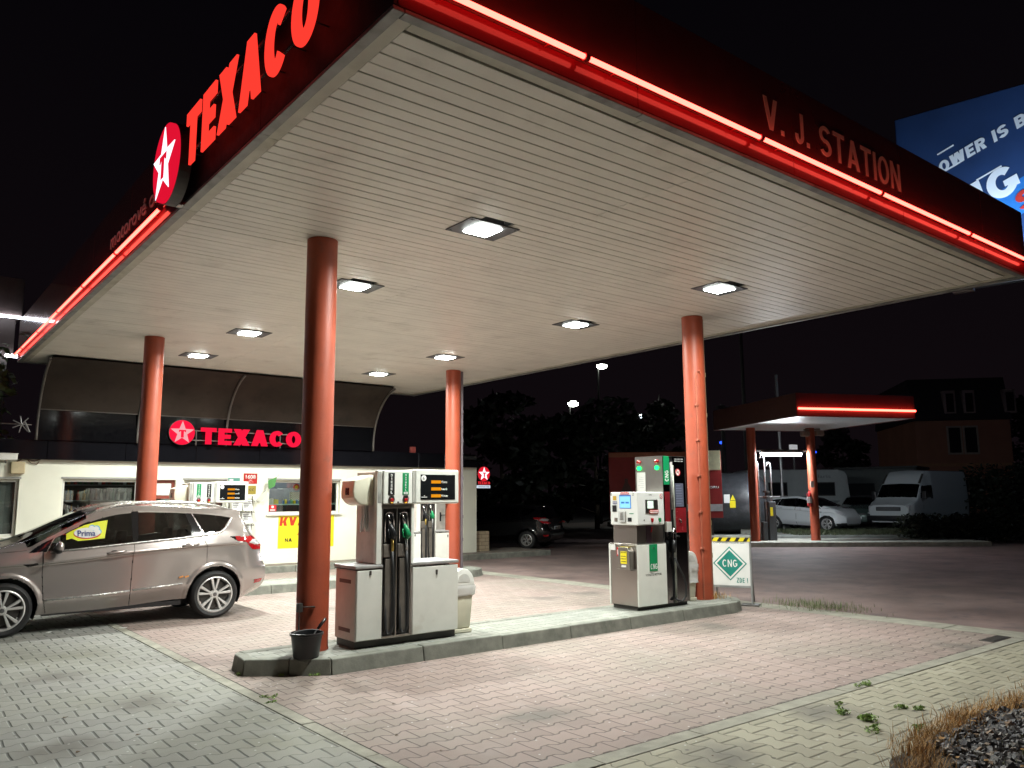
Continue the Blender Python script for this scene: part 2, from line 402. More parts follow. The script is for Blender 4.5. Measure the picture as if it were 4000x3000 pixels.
# ---------------------------------------------------------------- ground
g = MB(); g.box(-60, -40, -.6, 200, 200, -.03)
ASPH = mat('asphalt', (.05, .045, .045), .85, var=.35, scale=1.2, bump=.35, bscale=120, dirt=(.05, .045, .045))
struct('ground', g, ASPH)
pv_red = paver('red_pavers', ((.312, .238, .212), (.345, .264, .237), (.28, .214, .193)), (.10, .082, .074), stain=(.24, .225, .185), stainamt=.8, light=(.40, .36, .345), wf=1.0, sf=1.35)
pv_grey = paver('grey_pavers', ((.297, .298, .275), (.33, .33, .308), (.266, .267, .248)), (.10, .105, .095), stain=(.23, .235, .17), stainamt=.8, light=(.43, .435, .41), seed=3.0, wf=1.75, sf=.85)
pv_side = paver('side_pavers', ((.37, .35, .262), (.41, .388, .295), (.33, .312, .235)), (.13, .125, .09), swap=True, stain=(.25, .24, .17), stainamt=.6, seed=5.0, jw=.0066, wf=1.7, sf=.8, light=(.5, .49, .42))
pv_isl = paver('island_pavers', ((.265, .275, .245), (.29, .30, .27), (.235, .25, .22)), (.13, .135, .12), stain=(.27, .27, .22), seed=8.0)
g = MB(); g.quad((2.83, 4.05, 0), (10.9, 4.05, 0), (10.9, 18.3, 0), (2.83, 18.3, 0)); struct('red_paving', g, pv_red)
g = MB(); g.quad((-16, -2, 0), (2.70, -2, 0), (2.70, 18.3, 0), (-16, 18.3, 0)); struct('grey_paving', g, pv_grey)
g = MB(); g.quad((2.83, -3, .0), (14, -3, .0), (14, 3.88, .0), (2.83, 3.88, .0)); struct('side_paving', g, pv_side)
BORD = mat('border_concrete', (.285, .277, .228), .85, var=.2, scale=6, bump=.25, bscale=50, dirt=(.2, .2, .17))
# flush concrete border stones between the pavings
def border(name, a, b, w, step, vert):
    g = MB(); t = a[1] if vert else a[0]; e = b[1] if vert else b[0]
    while t < e - .05:
        n = min(t + step, e); j = random.uniform(-.003, .003)
        if vert: g.box(a[0] + .008, t + .005, -.1, a[0] + w - .008, n - .005, .004 + j, .006)
        else: g.box(t + .005, a[1] + .008, -.1, n - .005, a[1] + w - .008, .004 + j, .006)
        t = n
    return struct(name, g, BORD)
g = MB(); g.box(2.69, -3, -.2, 2.84, 18.3, -.012); g.box(2.84, 3.87, -.2, 11.0, 4.06, -.012); g.box(10.89, 4.06, -.2, 11.4, 18.3, -.012)
struct('border_bed', g, mat('joint_soil', (.05, .05, .04), .95))
border('paving_border', (2.70, -3), (2.70, 18.3), .13, 1.0, True)
border('paving_border', (2.84, 3.88), (10.9, 3.88), .17, 1.0, False)
border('paving_border', (10.9, 3.88), (10.9, 18.3), .45, 1.0, True)
g = MB(); g.quad((11.36, -3, -.004), (60, -3, -.004), (60, 40, -.004), (11.36, 40, -.004))
struct('road', g, mat('road_surface', (.195, .140, .128), .75, var=.3, scale=.8, bump=.3, bscale=150, dirt=(.10, .085, .085)))
# drain slot at the corner of the paving
g = MB(); g.box(10.35, 4.06, -.01, 10.85, 4.22, .006, .003)
for i in range(11): g.box(10.375 + i * .043, 4.075, .006, 10.395 + i * .043, 4.205, .012)
tag(g.build('drain_grate', DGREY), 'dark slotted drain grate in the far corner of the red paving', 'drain')

# ---------------------------------------------------------------- islands
def island(x0, x1, y0, y1, jitter=0):
    "kerb stones round a paved top; pointed near end, rounded far end"
    out = [(x0 + .02, y1 - .12), (x0 - .02, y0 + .5), (x0 + .33, y0 + .24), (x0 + .66, y0)]
    n = int((x1 - .7 - x0 - .66) / 1.0)
    for i in range(1, n + 1): out.append((x0 + .66 + (x1 - .7 - x0 - .66) * i / n, y0))
    for k in range(1, 7):
        a = -PI / 2 + k * PI / 2 / 6; out.append((x1 - .7 + .7 * math.cos(a), y0 + .62 + .62 * math.sin(a)))
    out.append((x1, y1 - .2)); out.append((x1 - .25, y1))
    m = int((x1 - .25 - x0 - .1) / 1.0)
    for i in range(1, m + 1): out.append((x1 - .25 - (x1 - .35 - x0) * i / m, y1))
    cx, cy = (x0 + x1) / 2, (y0 + y1) / 2
    def inset(p, d):
        i = out.index(p); a = Vector(out[i - 1]); b = Vector(out[(i + 1) % len(out)]); t = (b - a).normalized()
        return (p[0] - t.y * d, p[1] + t.x * d)
    g = MB(); N = len(out)
    for i in range(N):
        p, q = out[i], out[(i + 1) % N]; e = .004; dv = Vector((q[0] - p[0], q[1] - p[1])); L = dv.length
        if L < .02: continue
        dv /= L; p2 = (p[0] + dv.x * e, p[1] + dv.y * e); q2 = (q[0] - dv.x * e, q[1] - dv.y * e)
        po, qo = inset(p, -.035), inset(q, -.035); pi, qi = inset(p, .13), inset(q, .13)
        h = IZ + random.uniform(-.004, .004)
        V = [g.bm.verts.new(v) for v in ((po[0] + dv.x * e, po[1] + dv.y * e, -.05), (qo[0] - dv.x * e, qo[1] - dv.y * e, -.05), (qi[0], qi[1], -.05), (pi[0], pi[1], -.05),
             (p2[0], p2[1], h), (q2[0], q2[1], h), (qi[0] - dv.x * e, qi[1] - dv.y * e, h), (pi[0] + dv.x * e, pi[1] + dv.y * e, h))]
        fs = [g.face([V[k] for k in qd]) for qd in ((3, 2, 1, 0), (4, 5, 6, 7), (0, 1, 5, 4), (1, 2, 6, 5), (2, 3, 7, 6), (3, 0, 4, 7))]
        g.bev([f for f in fs if f], .012, 2)
    struct('island_kerb', g, CONC)
    g = MB(); ins = [inset(p, .02) for p in out]
    g.prism(ins, 'z', -.05, IZ - .012); struct('island_core', g, mat('joint_soil_dark', (.06, .06, .05), .95))
    g = MB(); ins = [inset(p, .12) for p in out]; g.face([g.bm.verts.new((p[0], p[1], IZ - .004)) for p in ins])
    struct('island_paving', g, pv_isl)
island(3.0, 10.68, 7.46, 8.45)
island(3.0, 10.9, 14.40, 15.42)
# pavement along the shop
g = MB(); x = -14.0
while x < 15.9: g.box(x + .004, 18.3, -.05, x + .996, 18.44, IZ + random.uniform(-.004, .004), .012); x += 1
struct('shop_kerb', g, CONC)
g = MB(); g.box(-14, 18.44, -.05, 16, 20.25, IZ - .006); struct('shop_pavement', g, mat('dark_pavement', (.19, .16, .13), .85, var=.25, bump=.2, dirt=(.1, .085, .07)))
# ---------------------------------------------------------------- main canopy
X0, X1, Y0, Y1 = 2.15, 11.71, 3.79, 19.13
cp = thing('station_canopy', 'big flat canopy with white slatted soffit on red columns over the pumps', 'canopy', (0, 0, 0))
SOFF = mat('soffit_enamel', (.74, .715, .65), .42, var=.06, scale=2, dirt=(.46, .43, .37), dirtscale=1.1, dirtlo=.57)
lx, ly = (4.91, 8.98), (6.66, 9.57, 13.47, 16.23)
g = MB(); y = Y0 + .215; k = 0
while y < Y1 - .22:
    w = min(.146, Y1 - .18 - y); xs = [X0 + .19, 5.6 + .02 * (k % 2), 7.6, X1 - .19]
    hit = any(y < q + .20 and y + w > q - .20 for q in ly)
    for a, b in zip(xs, xs[1:]):
        z = HC + random.uniform(-.0015, .0015); cut = [v for v in lx if a < v < b] if hit else []
        for a1, b1 in (((a, cut[0] - .19), (cut[0] + .19, b)) if cut else ((a, b),)): g.box(a1 + .0015, y + .006, z, b1 - .0015, y + w - .006, z + .02, .003, 1)
    y += .146; k += 1
g.build('soffit', SOFF, cp)
g = MB(); g.box(X0 + .035, Y0 + .035, HC + .16, X1 - .035, Y1 - .035, HC + .5); g.build('canopy_deck', mat('deck_void', (.02, .018, .017), .9), cp)
SMARG = mat('soffit_margin', (.50, .48, .40), .5, var=.12, scale=3, dirt=(.27, .25, .17), dirtscale=1.7)
def ring(name, o, i, z0, z1, m, step=2.05):
    g = MB()
    xs0, xs1, ys0, ys1 = X0 + o, X1 - o, Y0 + o, Y1 - o
    y = ys0
    while y < ys1 - .01:
        n = min(y + step, ys1)
        g.box(xs0, y + .002, z0, X0 + i, n - .002, z1, .003, 1); g.box(X1 - i, y + .002, z0, xs1, n - .002, z1, .003, 1); y = n
    x = X0 + i
    while x < X1 - i - .01:
        n = min(x + step, X1 - i)
        g.box(x + .002, ys0, z0, n - .002, Y0 + i, z1, .003, 1); g.box(x + .002, Y1 - i, z0, n - .002, ys1, z1, .003, 1); x = n
    return g.build(name, m, cp)
ring('soffit_margin', .085, .188, HC - .006, HC + .02, SMARG)
ring('bottom_trim', 0.002, .08, HC - .028, HC + .0, TRIM)
FASC = mat('black_fascia', (.105, .032, .027), .13, var=.15, scale=2, coat=.4, rvar=.04)
FBAND = mat('red_fascia_band', (.14, .003, .008), .45, var=.1, scale=2, coat=.5, spec=.08, rvar=.04)
ZT = 5.42
MATTE = mat('matte_black_panel', (.012, .010, .011), .6, var=.15, spec=.15)
for (a, b, c, d) in ((X0, Y0, X0 + .03, Y1), (X1 - .03, Y0, X1, Y1), (X0 + .03, Y0, X1 - .03, Y0 + .03), (X0 + .03, Y1 - .03, X1 - .03, Y1)):
    g = MB(); vert = (d - b) > (c - a); t = b if vert else a; e = d if vert else c
    h = MB(); gd = MB()
    while t < e - .01:
        n = min(t + 2.05, e)
        if vert and a == X0 and t < 7: gd.box(a, t + .002, HC + .002, c, n - .002, ZT, .003, 1)
        elif vert: g.box(a, t + .002, HC + .17, c, n - .002, ZT, .003, 1); h.box(a, t + .002, HC + .002, c, n - .002, HC + .166, .003, 1)
        else: g.box(t + .002, b, HC + .17, n - .002, d, ZT, .003, 1); h.box(t + .002, b, HC + .002, n - .002, d, HC + .166, .003, 1)
        t = n
    if gd.bm.verts: gd.build('fascia', MATTE, cp)
    g.build('fascia', FASC, cp); h.build('fascia_band', FBAND, cp)
COLM = []
for (cx, cy) in ((3.73, 8.07), (10.13, 8.07), (3.73, 14.865), (10.13, 14.865)):
    g = MB(); g.lathe([(.172, IZ - .01), (.172, IZ + .02), (.167, IZ + .035), (.167, HC - .004)], (cx, cy, 0), 40)
    g.build('column', RED, cp, smooth=True, autos=40)
    if cx > 9:
        m = mat('beige_downpipe', (.40, .33, .20), .45) if cy < 10 else mat('grey_downpipe', (.19, .16, .18), .45)
        g = MB(); px, py = cx + .235, cy + .02
        g.cyl((px, py, IZ), (px, py, HC - .003), .045, n=16)
        for z in (.75, 1.25, 2.1, 2.95, 3.6): g.cyl((px, py, z), (px, py, z + .07), .053, n=16); g.box(cx + .15, py - .015, z + .02, px, py + .015, z + .045)
        g.build('downpipe', m, cp, smooth=True, autos=40)
g = MB(); cx, cy = 10.13 - .13, 8.07 - .135
g.tube([(cx, cy, IZ), (cx, cy, 3.55), (cx + .01, cy - .02, 3.64), (cx + .05, cy - .035, 3.66), (cx + .09, cy - .03, 3.6)], .012)
for z in (.9, 1.45, 2.0, 2.55, 3.1): g.box(cx - .025, cy - .022, z, cx + .025, cy + .02, z + .03, .004)
g.build('conduit', mat('red_conduit', (.42, .12, .07), .45), cp)
g = MB(); g.tube([(3.73 - .05, 8.07 - .17, .60), (3.73 - .19, 8.07 - .10, .60), (3.73 - .19, 8.07 - .10, .34)], .008); g.box(3.73 - .215, 8.07 - .13, .55, 3.73 - .165, 8.07 - .07, .64, .006)
g.build('wall_hook', DGREY, cp)
# neon tubes on the near and left fascias: 2 m lengths with a small gap
NEON = emit('red_neon', (1.0, .078, .056), 9.0)
def neon(p, q):
    g = MB(); g.cyl(p, q, .018, n=12); t = g.build('neon_tube', NEON, cp, smooth=True, autos=40)
    d = (Vector(q) - Vector(p)).normalized()
    for e in (p, q): g = MB(); g.cyl(Vector(e) - d * .008, Vector(e) + d * .008, .028, n=12); g.build('tube_cap', REDP, t)
    o = (Vector((X0 - p[0], 0, 0)) if abs(d.y) > .5 else Vector((0, Y0 - p[1], 0)))
    for e in (Vector(p) + d * .3, Vector(q) - d * .3): g = MB(); g.cyl(e, e + o, .006, n=6); g.build('tube_clip', REDP, t)
y = 8.42
while y < 18.9: n = min(y + 1.93, 19.05); neon((X0 - .052, y + .012, 4.672), (X0 - .052, n - .012, 4.672)); y = n
x = X0 - .02 - .37
x = 3.63 - 2.045 + .55
ends = [X0 + .02, 3.63, 5.675, 7.72, 9.79, 11.66]
for a, b in zip(ends, ends[1:]): neon((a + .012, Y0 - .075, 4.71), (b - .012, Y0 - .075, 4.71))

# recessed lamps: eight lit panels in the soffit
LENS = emit('white_lamp', (.93, 1.0, .95), 60)
FRM = mat('lamp_frame', (.085, .085, .09), .5, metal=.3, var=.25)
def make_lamp():
    r = thing('canopy_light', 'x', 'ceiling light')
    g = MB(); q = .165
    g.box(-.32, -.24, -.014, -q, .24, -.003, .003); g.box(q, -.24, -.014, .32, .24, -.003, .003); g.box(-q + .001, -.24, -.0135, q - .001, -q, -.003, .003); g.box(-q + .001, q, -.0135, q - .001, .24, -.003, .003)
    for sx in (-1, 1):
        for sy in (-1, 1): g.cyl((sx * .28, sy * .2, -.02), (sx * .28, sy * .2, -.012), .012, n=8)
    g.build('frame', FRM, r)
    g = MB(); e = .012
    for (a, b, c, d) in ((-q, -q, -q + e, q), (q - e, -q, q, q), (-q + e, -q, q - e, -q + e), (-q + e, q - e, q - e, q)): g.box(a, b, -.012, c, d, .09)
    g.build('lens_rim', GREY, r)
    g = MB(); g.box(-q + e + .002, -q + e + .002, -.03, q - e - .002, q - e - .002, .06, .012); g.build('lens', LENS, r)
    return r
lab = {(0, 0): 'bright square lamp in the soffit nearest the front edge, ahead of the near column', (0, 1): 'bright lamp in the soffit just right of the near red column top',
       (0, 2): 'bright lamp in the soffit right of the column behind the car', (0, 3): 'bright lamp in the soffit nearest the shop roof, leftmost in the photo',
       (1, 0): 'dimmer lamp in the soffit with visible bulb, above the gas dispenser side', (1, 1): 'bright lamp in the soffit left of the right front column top',
       (1, 2): 'bright lamp in the soffit above the rear column with the grey downpipe', (1, 3): 'bright lamp in the soffit near the far corner, low in the middle of the photo'}
LAMPW = 190
L0 = make_lamp()
for i in range(2):
    for j in range(4):
        o = L0 if (i, j) == (0, 0) else copy_tree(L0)
        o.location = (lx[i], ly[j], HC); o['label'] = lab[i, j]; o['group'] = 'lamps in the canopy soffit'
        la = bpy.data.lights.new('lamp_beam', 'AREA'); la.shape = 'SQUARE'; la.size = .26; la.energy = LAMPW * (1.25 if j > 1 else 1); la.color = (.965, 1.0, .93); la.spread = math.radians(162)
        lo_ = bpy.data.objects.new('lamp_beam', la); COL.objects.link(lo_); lo_.location = (lx[i], ly[j], HC - .034)

# lettering and emblem on the fascias
LRED = emit('lit_red_letter', (1.0, .040, .026), 1.25)
t = thing('letter_sign', 'tall glowing orange red capital letters along the left fascia of the canopy', 'sign', (X0 - .12, 7.34, 4.7))
block('letter', 'TEXACO', (0, 0, 0), (0, -1, 0), (0, 0, 1), 2.80, .53, LRED, t, depth=.018, t=.245, wid=.68, sp=.15, split=True)
g = MB(); g.box(0.004, -2.72, .12, .02, -.05, .14); g.box(0.004, -2.72, .40, .02, -.05, .42)
for k in range(8): g.cyl((.02, -.1 - k * .37, .13), (.12, -.1 - k * .37, .13), .006, n=8)
g.build('rail', INK, t)
def emblem(name, label, c, ux, R, red, white, thick=.12, txt=None, group=None):
    "lit round emblem: red disc, white five-pointed star, red letter T on the star"
    ux = Vector(ux); n = ux.cross(Vector((0, 0, 1)))
    t = thing(name, label, 'sign', c, math.atan2(ux.y, ux.x), group)
    g = MB(); g.prism(circ(0, 0, R), 'y', -thick, 0, .006); g.build('disc', red, t)
    g = MB(); g.prism(circ(0, 0, R * 1.02), 'y', -thick * .7, .01); g.build('casing', DGREY, t)
    g = MB(); g.prism(star_poly(0, -R * .03, R * .97, R * .40), 'y', -thick - .008, -thick - .001); g.build('star', white, t)
    a, b = R * .36, R * .11
    T = [(-a * .78, .20 * R), (a * .78, .20 * R), (a * .78, .02 * R), (a * .62, .02 * R), (a * .5, .08 * R), (b, .08 * R), (b, -.42 * R), (-b, -.42 * R), (-b, .08 * R), (-a * .5, .08 * R), (-a * .62, .02 * R), (-a * .78, .02 * R)]
    g = MB(); g.prism(T, 'y', -thick - .014, -thick - .009); g.build('letter_t', red, t)
    return t
DRED = emit('lit_red_disc', (.72, .006, .030), 1.05); DWHITE = emit('lit_white_star', (.86, .88, 1.0), 1.5)
e = emblem('round_emblem', 'glowing round red emblem with white star at the corner of the canopy lettering', (X0 - .06, 7.80, 4.905), (0, -1, 0), .385, DRED, DWHITE, .14)
g = MB(); g.box(-.05, .0, -.40, .05, .06, -.36); g.build('bracket', CHROME, e)
PEACH = mat('peach_letter', (.80, .70, .55), .6)
o = text('fascia_lettering', 'motorové oleje', (X0 - .003, 10.92, 4.80), (0, -1, 0), (0, 0, 1), 2.62, .26, mat('dull_red_letter', (.7, .5, .5), .5), depth=.004)
tag(o, 'small dim reddish lettering above the left tube, beside the round emblem', 'lettering')
o = thing('fascia_lettering', 'x', 'lettering', (5.84, Y0 - .003, 4.885))
block('letter', 'V. J. STATION', (0, 0, 0), (1, 0, 0), (0, 0, 1), 2.47, .30, PEACH, o, depth=.004, t=.15, wid=.62, sp=.13, split=True)
tag(o, 'flat peach lettering in capitals on the long right fascia above the tube', 'lettering')
# ---------------------------------------------------------------- fuel pumps (local: x right, y back, z up from the island top)
XU, ZU = (1, 0, 0), (0, 0, 1)
GREYTOP = mat('grey_lid', (.42, .42, .42), .35, metal=.3, var=.2, dirt=(.2, .2, .2))
ORANGE = emit('orange_display', (.90, .33, .012), .95)
SCREEN = mat('black_screen', (.010, .011, .012), .12)
WPRINT = mat('white_print', (.78, .78, .76), .5, var=.03)
BAY = mat('pump_bay', (.045, .045, .047), .4, metal=.3, var=.3)
SHADEDW = mat('shaded_enamel', (.66, .60, .56), .36, var=.06, dirt=(.4, .34, .30))  # white enamel toned darker and pinkish for the shade on the side faces
def fuel_pump(loc, label, num, order, group):
    r = thing('fuel_pump', label, 'fuel pump', loc, 0, group)
    g = MB(); g.box(.03, .05, 0, 1.29, .46, .08); g.build('plinth', DGREY, r)
    g = MB(); g.box(0, .0, .075, .315, .46, .80, .012); c = g.build('left_cabinet', SHADEDW, r)
    g = MB(); g.box(.012, -.012, .08, .312, .002, .797, .008); d = g.build('cabinet_door', WHITE, c)
    g = MB(); g.box(.155, -.022, .745, .178, -.010, .79, .004); g.build('lock', DGREY, d)
    g = MB(); g.box(-.008, -.012, .801, .315, .47, .812, .003); g.build('lid_edge', DGREY, c)
    g = MB(); g.box(-.012, -.018, .813, .318, .475, .848, .01); g.build('lid', GREYTOP, c)
    for z in (.16, .66):
        g = MB(); g.box(-.004, .10, z, .001, .36, z + .04, .0015); g.build('vent', mat('vent_brown', (.17, .10, .085), .6), c)
    g = MB(); g.box(.68, .0, .075, 1.295, .46, .80, .012); c = g.build('right_cabinet', SHADEDW, r)
    g = MB(); g.box(.69, -.012, .08, 1.29, .002, .797, .008); d = g.build('cabinet_door', WHITE, c)
    g = MB(); g.prism([(.985, .755), (1.01, .755), (1.006, .70), (.989, .70)], 'y', -.024, -.01, .003); g.build('lock', DGREY, d)
    g = MB(); g.box(.672, -.018, .815, 1.30, .475, .85, .01); g.build('lid', GREYTOP, c)
    g = MB(); g.box(.78, -.014, .803, .85, 0, .812); g.box(1.10, -.014, .803, 1.17, 0, .812); g.build('hinge', DGREY, c)
    # tower
    g = MB(); g.box(.255, .05, .845, .72, .50, 1.84, .01); g.build('tower', SHADEDW, r)
    g = MB(); g.box(.236, -.004, .85, .30, .06, 1.85, .006); g.build('post', WHITE, r)
    g = MB(); g.box(.668, -.004, .80, .705, .06, 1.49, .006); g.build('post', WHITE, r)
    for q_ in ((.245, -.007, .285, -.003), (.665, -.027, .70, -.004)): g = MB(); g.box(q_[0], q_[1], 1.50, q_[2], q_[3], 1.835, .002); g.build('seal_strip', mat('grey_seal', (.36, .36, .33), .7, var=.3), r)
    g = MB(); g.box(.298, -.03, 1.485, .662, .06, 1.852, .012); g.build('header', WHITE, r)
    # hose bay with two nozzle boots
    g = MB(); g.box(.302, .035, .075, .668, .06, 1.482); bay = g.build('hose_bay', BAY, r)
    g = MB()
    for x in (.300, .478, .655): g.box(x, -.006, .075, x + .014, .05, 1.482, .003)
    g.box(.315, -.004, .075, .655, .05, .10, .003); g.box(.315, -.004, 1.44, .655, .05, 1.482, .003)
    g.build('bay_frame', STEEL, bay)
    for k in range(2):
        bx = .318 + k * .178; col = order[k]
        g = MB()  # bright arched rim round the nozzle boot
        arch = [(bx + .022, 1.08), (bx + .022, 1.34), (bx + .035, 1.385), (bx + .075, 1.40), (bx + .115, 1.385), (bx + .128, 1.34), (bx + .128, 1.20)]
        g.tube([(x, -.004, z) for x, z in arch], .0075, 6); g.build('boot_rim', CHROME, bay, smooth=True)
        g = MB(); g.box(bx + .022, .015, 1.06, bx + .125, .036, 1.385); g.build('boot', BLACK, bay)
        g = MB(); g.box(bx + .004, -.008, .915, bx + .112, .03, 1.06, .012); g.box(bx + .03, -.004, .14, bx + .105, .036, .90, .004); g.build('hose_cover', mat('bay_cover', (.12, .105, .09), .55, var=.3), bay)
        n = thing('nozzle', None, None); n.parent = r
        g = MB(); g.tube([(bx + .058, .0, 1.375), (bx + .068, -.012, 1.32), (bx + .085, -.02, 1.245)], [.010, .013, .014], 10); g.build('spout', CHROME, n, smooth=True)
        g = MB(); g.tube([(bx + .078, -.018, 1.27), (bx + .10, -.03, 1.20), (bx + .115, -.035, 1.15), (bx + .10, -.028, 1.11)], [.015, .030, .036, .022], 12)
        g.tube([(bx + .10, -.03, 1.12), (bx + .06, -.022, 1.13), (bx + .052, -.018, 1.22)], .007, 6)
        g.build('nozzle_body', GREEN if col == 'g' else BLACK, n, smooth=True)
        g = MB(); g.tube([(bx + .098, -.026, 1.115), (bx + .104, -.024, 1.02), (bx + .106, -.02, .985)], .016, 10); g.build('swivel', GREYTOP if col == 'g' else mat('brass', (.5, .36, .1), .35, metal=.8), n, smooth=True)
        g = MB(); g.tube([(bx + .106, -.02, .99), (bx + .112, -.025, .80), (bx + .118, -.035, .45), (bx + .112, -.045, .20), (bx + .085, -.04, .125), (bx + .058, -.02, .12), (bx + .045, 0, .18), (bx + .04, .02, .6)], .0155, 10)
        g.build('hose', RUBBER, r, smooth=True)
        g = MB(); g.prism([(bx + .052, 1.575), (bx + .104, 1.575), (bx + .118, 1.54), (bx + .112, 1.515), (bx + .098, 1.487), (bx + .058, 1.487), (bx + .044, 1.515), (bx + .038, 1.54)], 'y', -.042, -.028, .004); h = g.build('indicator', DSTEEL, r)
        g = MB(); g.ball((bx + .078, -.042, 1.53), .026, (1, .45, .85)); g.build('lens', REDLENS, h, smooth=True)
        g = MB(); g.ball((bx + .078, -.042, 1.50), .02, (1, .45, .5)); g.build('lens', mat('amber_lens', (.75, .42, .03), .2), h, smooth=True)
        g = MB(); g.box(bx + .038, -.034, 1.585, bx + .116, -.0295, 1.825, .001); p = g.build('fuel_label', GREEN if col == 'g' else INK, r)
        word = 'NATURAL' if col == 'g' else 'DIESEL'; zt, zb = 1.815, (1.625 if col == 'g' else 1.595); st = (zt - zb) / len(word)
        for q, ch in enumerate(word):
            hh = st * .74; ww = hh * (.35 if ch == 'I' else .85)
            text('letter', ch, (bx + .077 - ww / 2, -.0345, zt - (q + .87) * st), XU, ZU, ww, hh, WPRINT, p, depth=.001, bold=.03)
        if col == 'g':
            g = MB(); g.box(bx + .052, -.036, 1.592, bx + .102, -.0345, 1.618); g.build('octane_plate', WPRINT, p)
            text('digits', '95', (bx + .064, -.0365, 1.597), XU, ZU, .026, .016, INK, p, depth=.001)
    g = MB(); g.cyl((.478, -.04, 1.505), (.478, -.028, 1.505), .011, n=10); g.build('lock', DGREY, r)
    # display head
    g = MB(); g.box(.705, -.03, 1.485, 1.288, .36, 1.868, .016); dh = g.build('display_head', WHITE, r)
    g = MB(); g.box(.765, -.034, 1.53, 1.232, -.0295, 1.81, .002); g.build('screen', SCREEN, dh)
    g = MB(); g.prism(circ(.805, 1.77, .034, 28), 'y', -.0365, -.0345); g.build('number_disc', WPRINT, dh)
    text('number', num, (.794, -.037, 1.752), XU, ZU, .02, .036, INK, dh, depth=.0008)
    for z, w in ((1.728, 'Cena'), (1.65, 'Litrů'), (1.572, 'Kč/Litr')):
        g = MB(); g.box(.905, -.0375, z - .016, 1.035, -.0345, z + .018, .001); g.build('digit_panel', ORANGE, dh)
        text('caption', w, (1.043, -.0345, z - .012), XU, ZU, .075 if len(w) < 6 else .09, .026, WPRINT, dh, depth=.001, bold=.02)
    g = MB(); g.box(.775, -.0355, 1.556, .85, -.0342, 1.563); g.box(.81, -.0355, 1.57, .822, -.0342, 1.58); g.build('maker_mark', WPRINT, dh)
    return r
def towel_box(loc, label):
    r = thing('towel_dispenser', label, 'towel dispenser', loc)
    side = [(.27, 1.80), (.02, 1.742), (.005, 1.60), (.012, 1.545), (.10, 1.475), (.27, 1.47)]
    g = MB(); g.prism([(.252, 1.806), (.21, 1.80), (.02, 1.745), (.005, 1.62), (.012, 1.555), (.06, 1.50), (.11, 1.475), (.252, 1.472)], 'y', .10, .40, .016, 3); g.build('body', CREAM, r, smooth=True, autos=35)
    g = MB(); g.box(-.004, .20, 1.585, .012, .28, 1.665, .008); g.build('window', mat('dark_red_window', (.10, .008, .008), .2), r)
    g = MB(); pts = []
    for k in range(9):
        a = k / 8; pts.append((.12 + .09 * a, .16 + .03 * math.sin(k * 2.1)))
    for (p, q) in zip(pts, pts[1:]):
        zz = 1.21 + .03 * math.sin(p[0] * 90)
        g.quad((p[0] + .03, p[1], 1.49), (q[0] + .01, q[1], 1.49), (q[0] + .02, q[1] + .01, zz), (p[0] + .01, p[1] + .01, zz + .015))
    pt = g.build('paper_towel', PAPER, r)
    so = pt.modifiers.new('s', 'SOLIDIFY'); so.thickness = .002
    return r
gp = 'fuel pumps under the canopy'
fuel_pump((4.045, 7.73, IZ), 'nearest white fuel pump beside the near red column, black and green nozzles in front', '6', 'dg', gp)
fuel_pump((4.2, 14.80, IZ), 'white fuel pump standing behind the bronze car, seen over its roof', '4', 'gd', gp)
fuel_pump((8.95, 14.80, IZ), 'white fuel pump glimpsed behind the display of the nearest pump', '2', 'dg', gp)
towel_box((4.045, 7.73, IZ), 'cream paper towel box with hanging towel on the side of the nearest pump')
towel_box((4.2, 14.80, IZ), 'cream paper towel box seen above the roof of the bronze car')

# ---------------------------------------------------------------- gas dispenser (local origin front-left foot)
r = thing('gas_dispenser', 'tall steel gas dispenser with white panels, payment terminal and two green lights', 'gas dispenser', (8.35, 7.76, IZ))
g = MB(); g.box(.04, .04, 0, 1.09, .50, .05); g.build('plinth', DGREY, r)
BROWNST = mat('satin_steel', (.40, .365, .34), .30, metal=.95, var=.03, scale=2, rvar=.02)
g = MB(); g.box(.004, .0, .055, .598, .50, .885, .006); c = g.build('lower_cabinet', BROWNST, r)
g = MB(); g.box(0, -.022, .05, .598, -.001, .888, .008); d = g.build('front_panel', WHITE, c)
g = MB(); g.box(-.004, .50, .05, .596, .53, .888, .006); g.build('back_panel', WHITE, c)
g = MB(); g.box(.235, -.028, .52, .40, -.0225, .885, .002); q = g.build('green_plate', GREEN, d)
block('lettering', 'CNG', (.252, -.0285, .545), XU, ZU, .138, .075, WPRINT, q, depth=.001, t=.16, wid=.62, sp=.13)
g = MB(); g.cyl((.315, -.04, .835), (.315, -.028, .835), .012, n=10); g.build('lock', CHROME, d)
text('lettering', 'VYPNĚTE MOTOR', (.15, -.0225, .455), XU, ZU, .33, .045, mat('grey_print', (.16, .16, .15), .5), d, depth=.001, bold=.02)
g = MB(); g.box(-.002, -.02, .886, .60, .51, .90, .005); g.build('cabinet_top', STEEL, c)
LX = (0, -1, 0)   # reading direction on the left-hand faces
g = MB(); g.box(-.004, .40, .80, .003, .495, .88); g.build('paper_note', PAPER, c)
g = MB(); g.box(-.004, .285, .72, .003, .372, .845, .001); q = g.build('warning_sticker', REDP, c)
g = MB(); g.box(-.006, .30, .745, -.0035, .357, .81); g.build('sticker_field', WPRINT, q)
g = MB(); g.prism(circ(.328, .782, .012, 16), 'x', -.0075, -.0058); g.build('dot', INK, q)
g = MB(); g.prism([(.04, .56), (.04, .80), (.085, .855), (.255, .855), (.255, .56)], 'x', -.10, .0, .004); 
q = g.build('receipt_box', STEEL, c)
g = MB(); g.box(-.106, .085, .63, -.101, .205, .80, .002); q2 = g.build('notice', YEL, q)
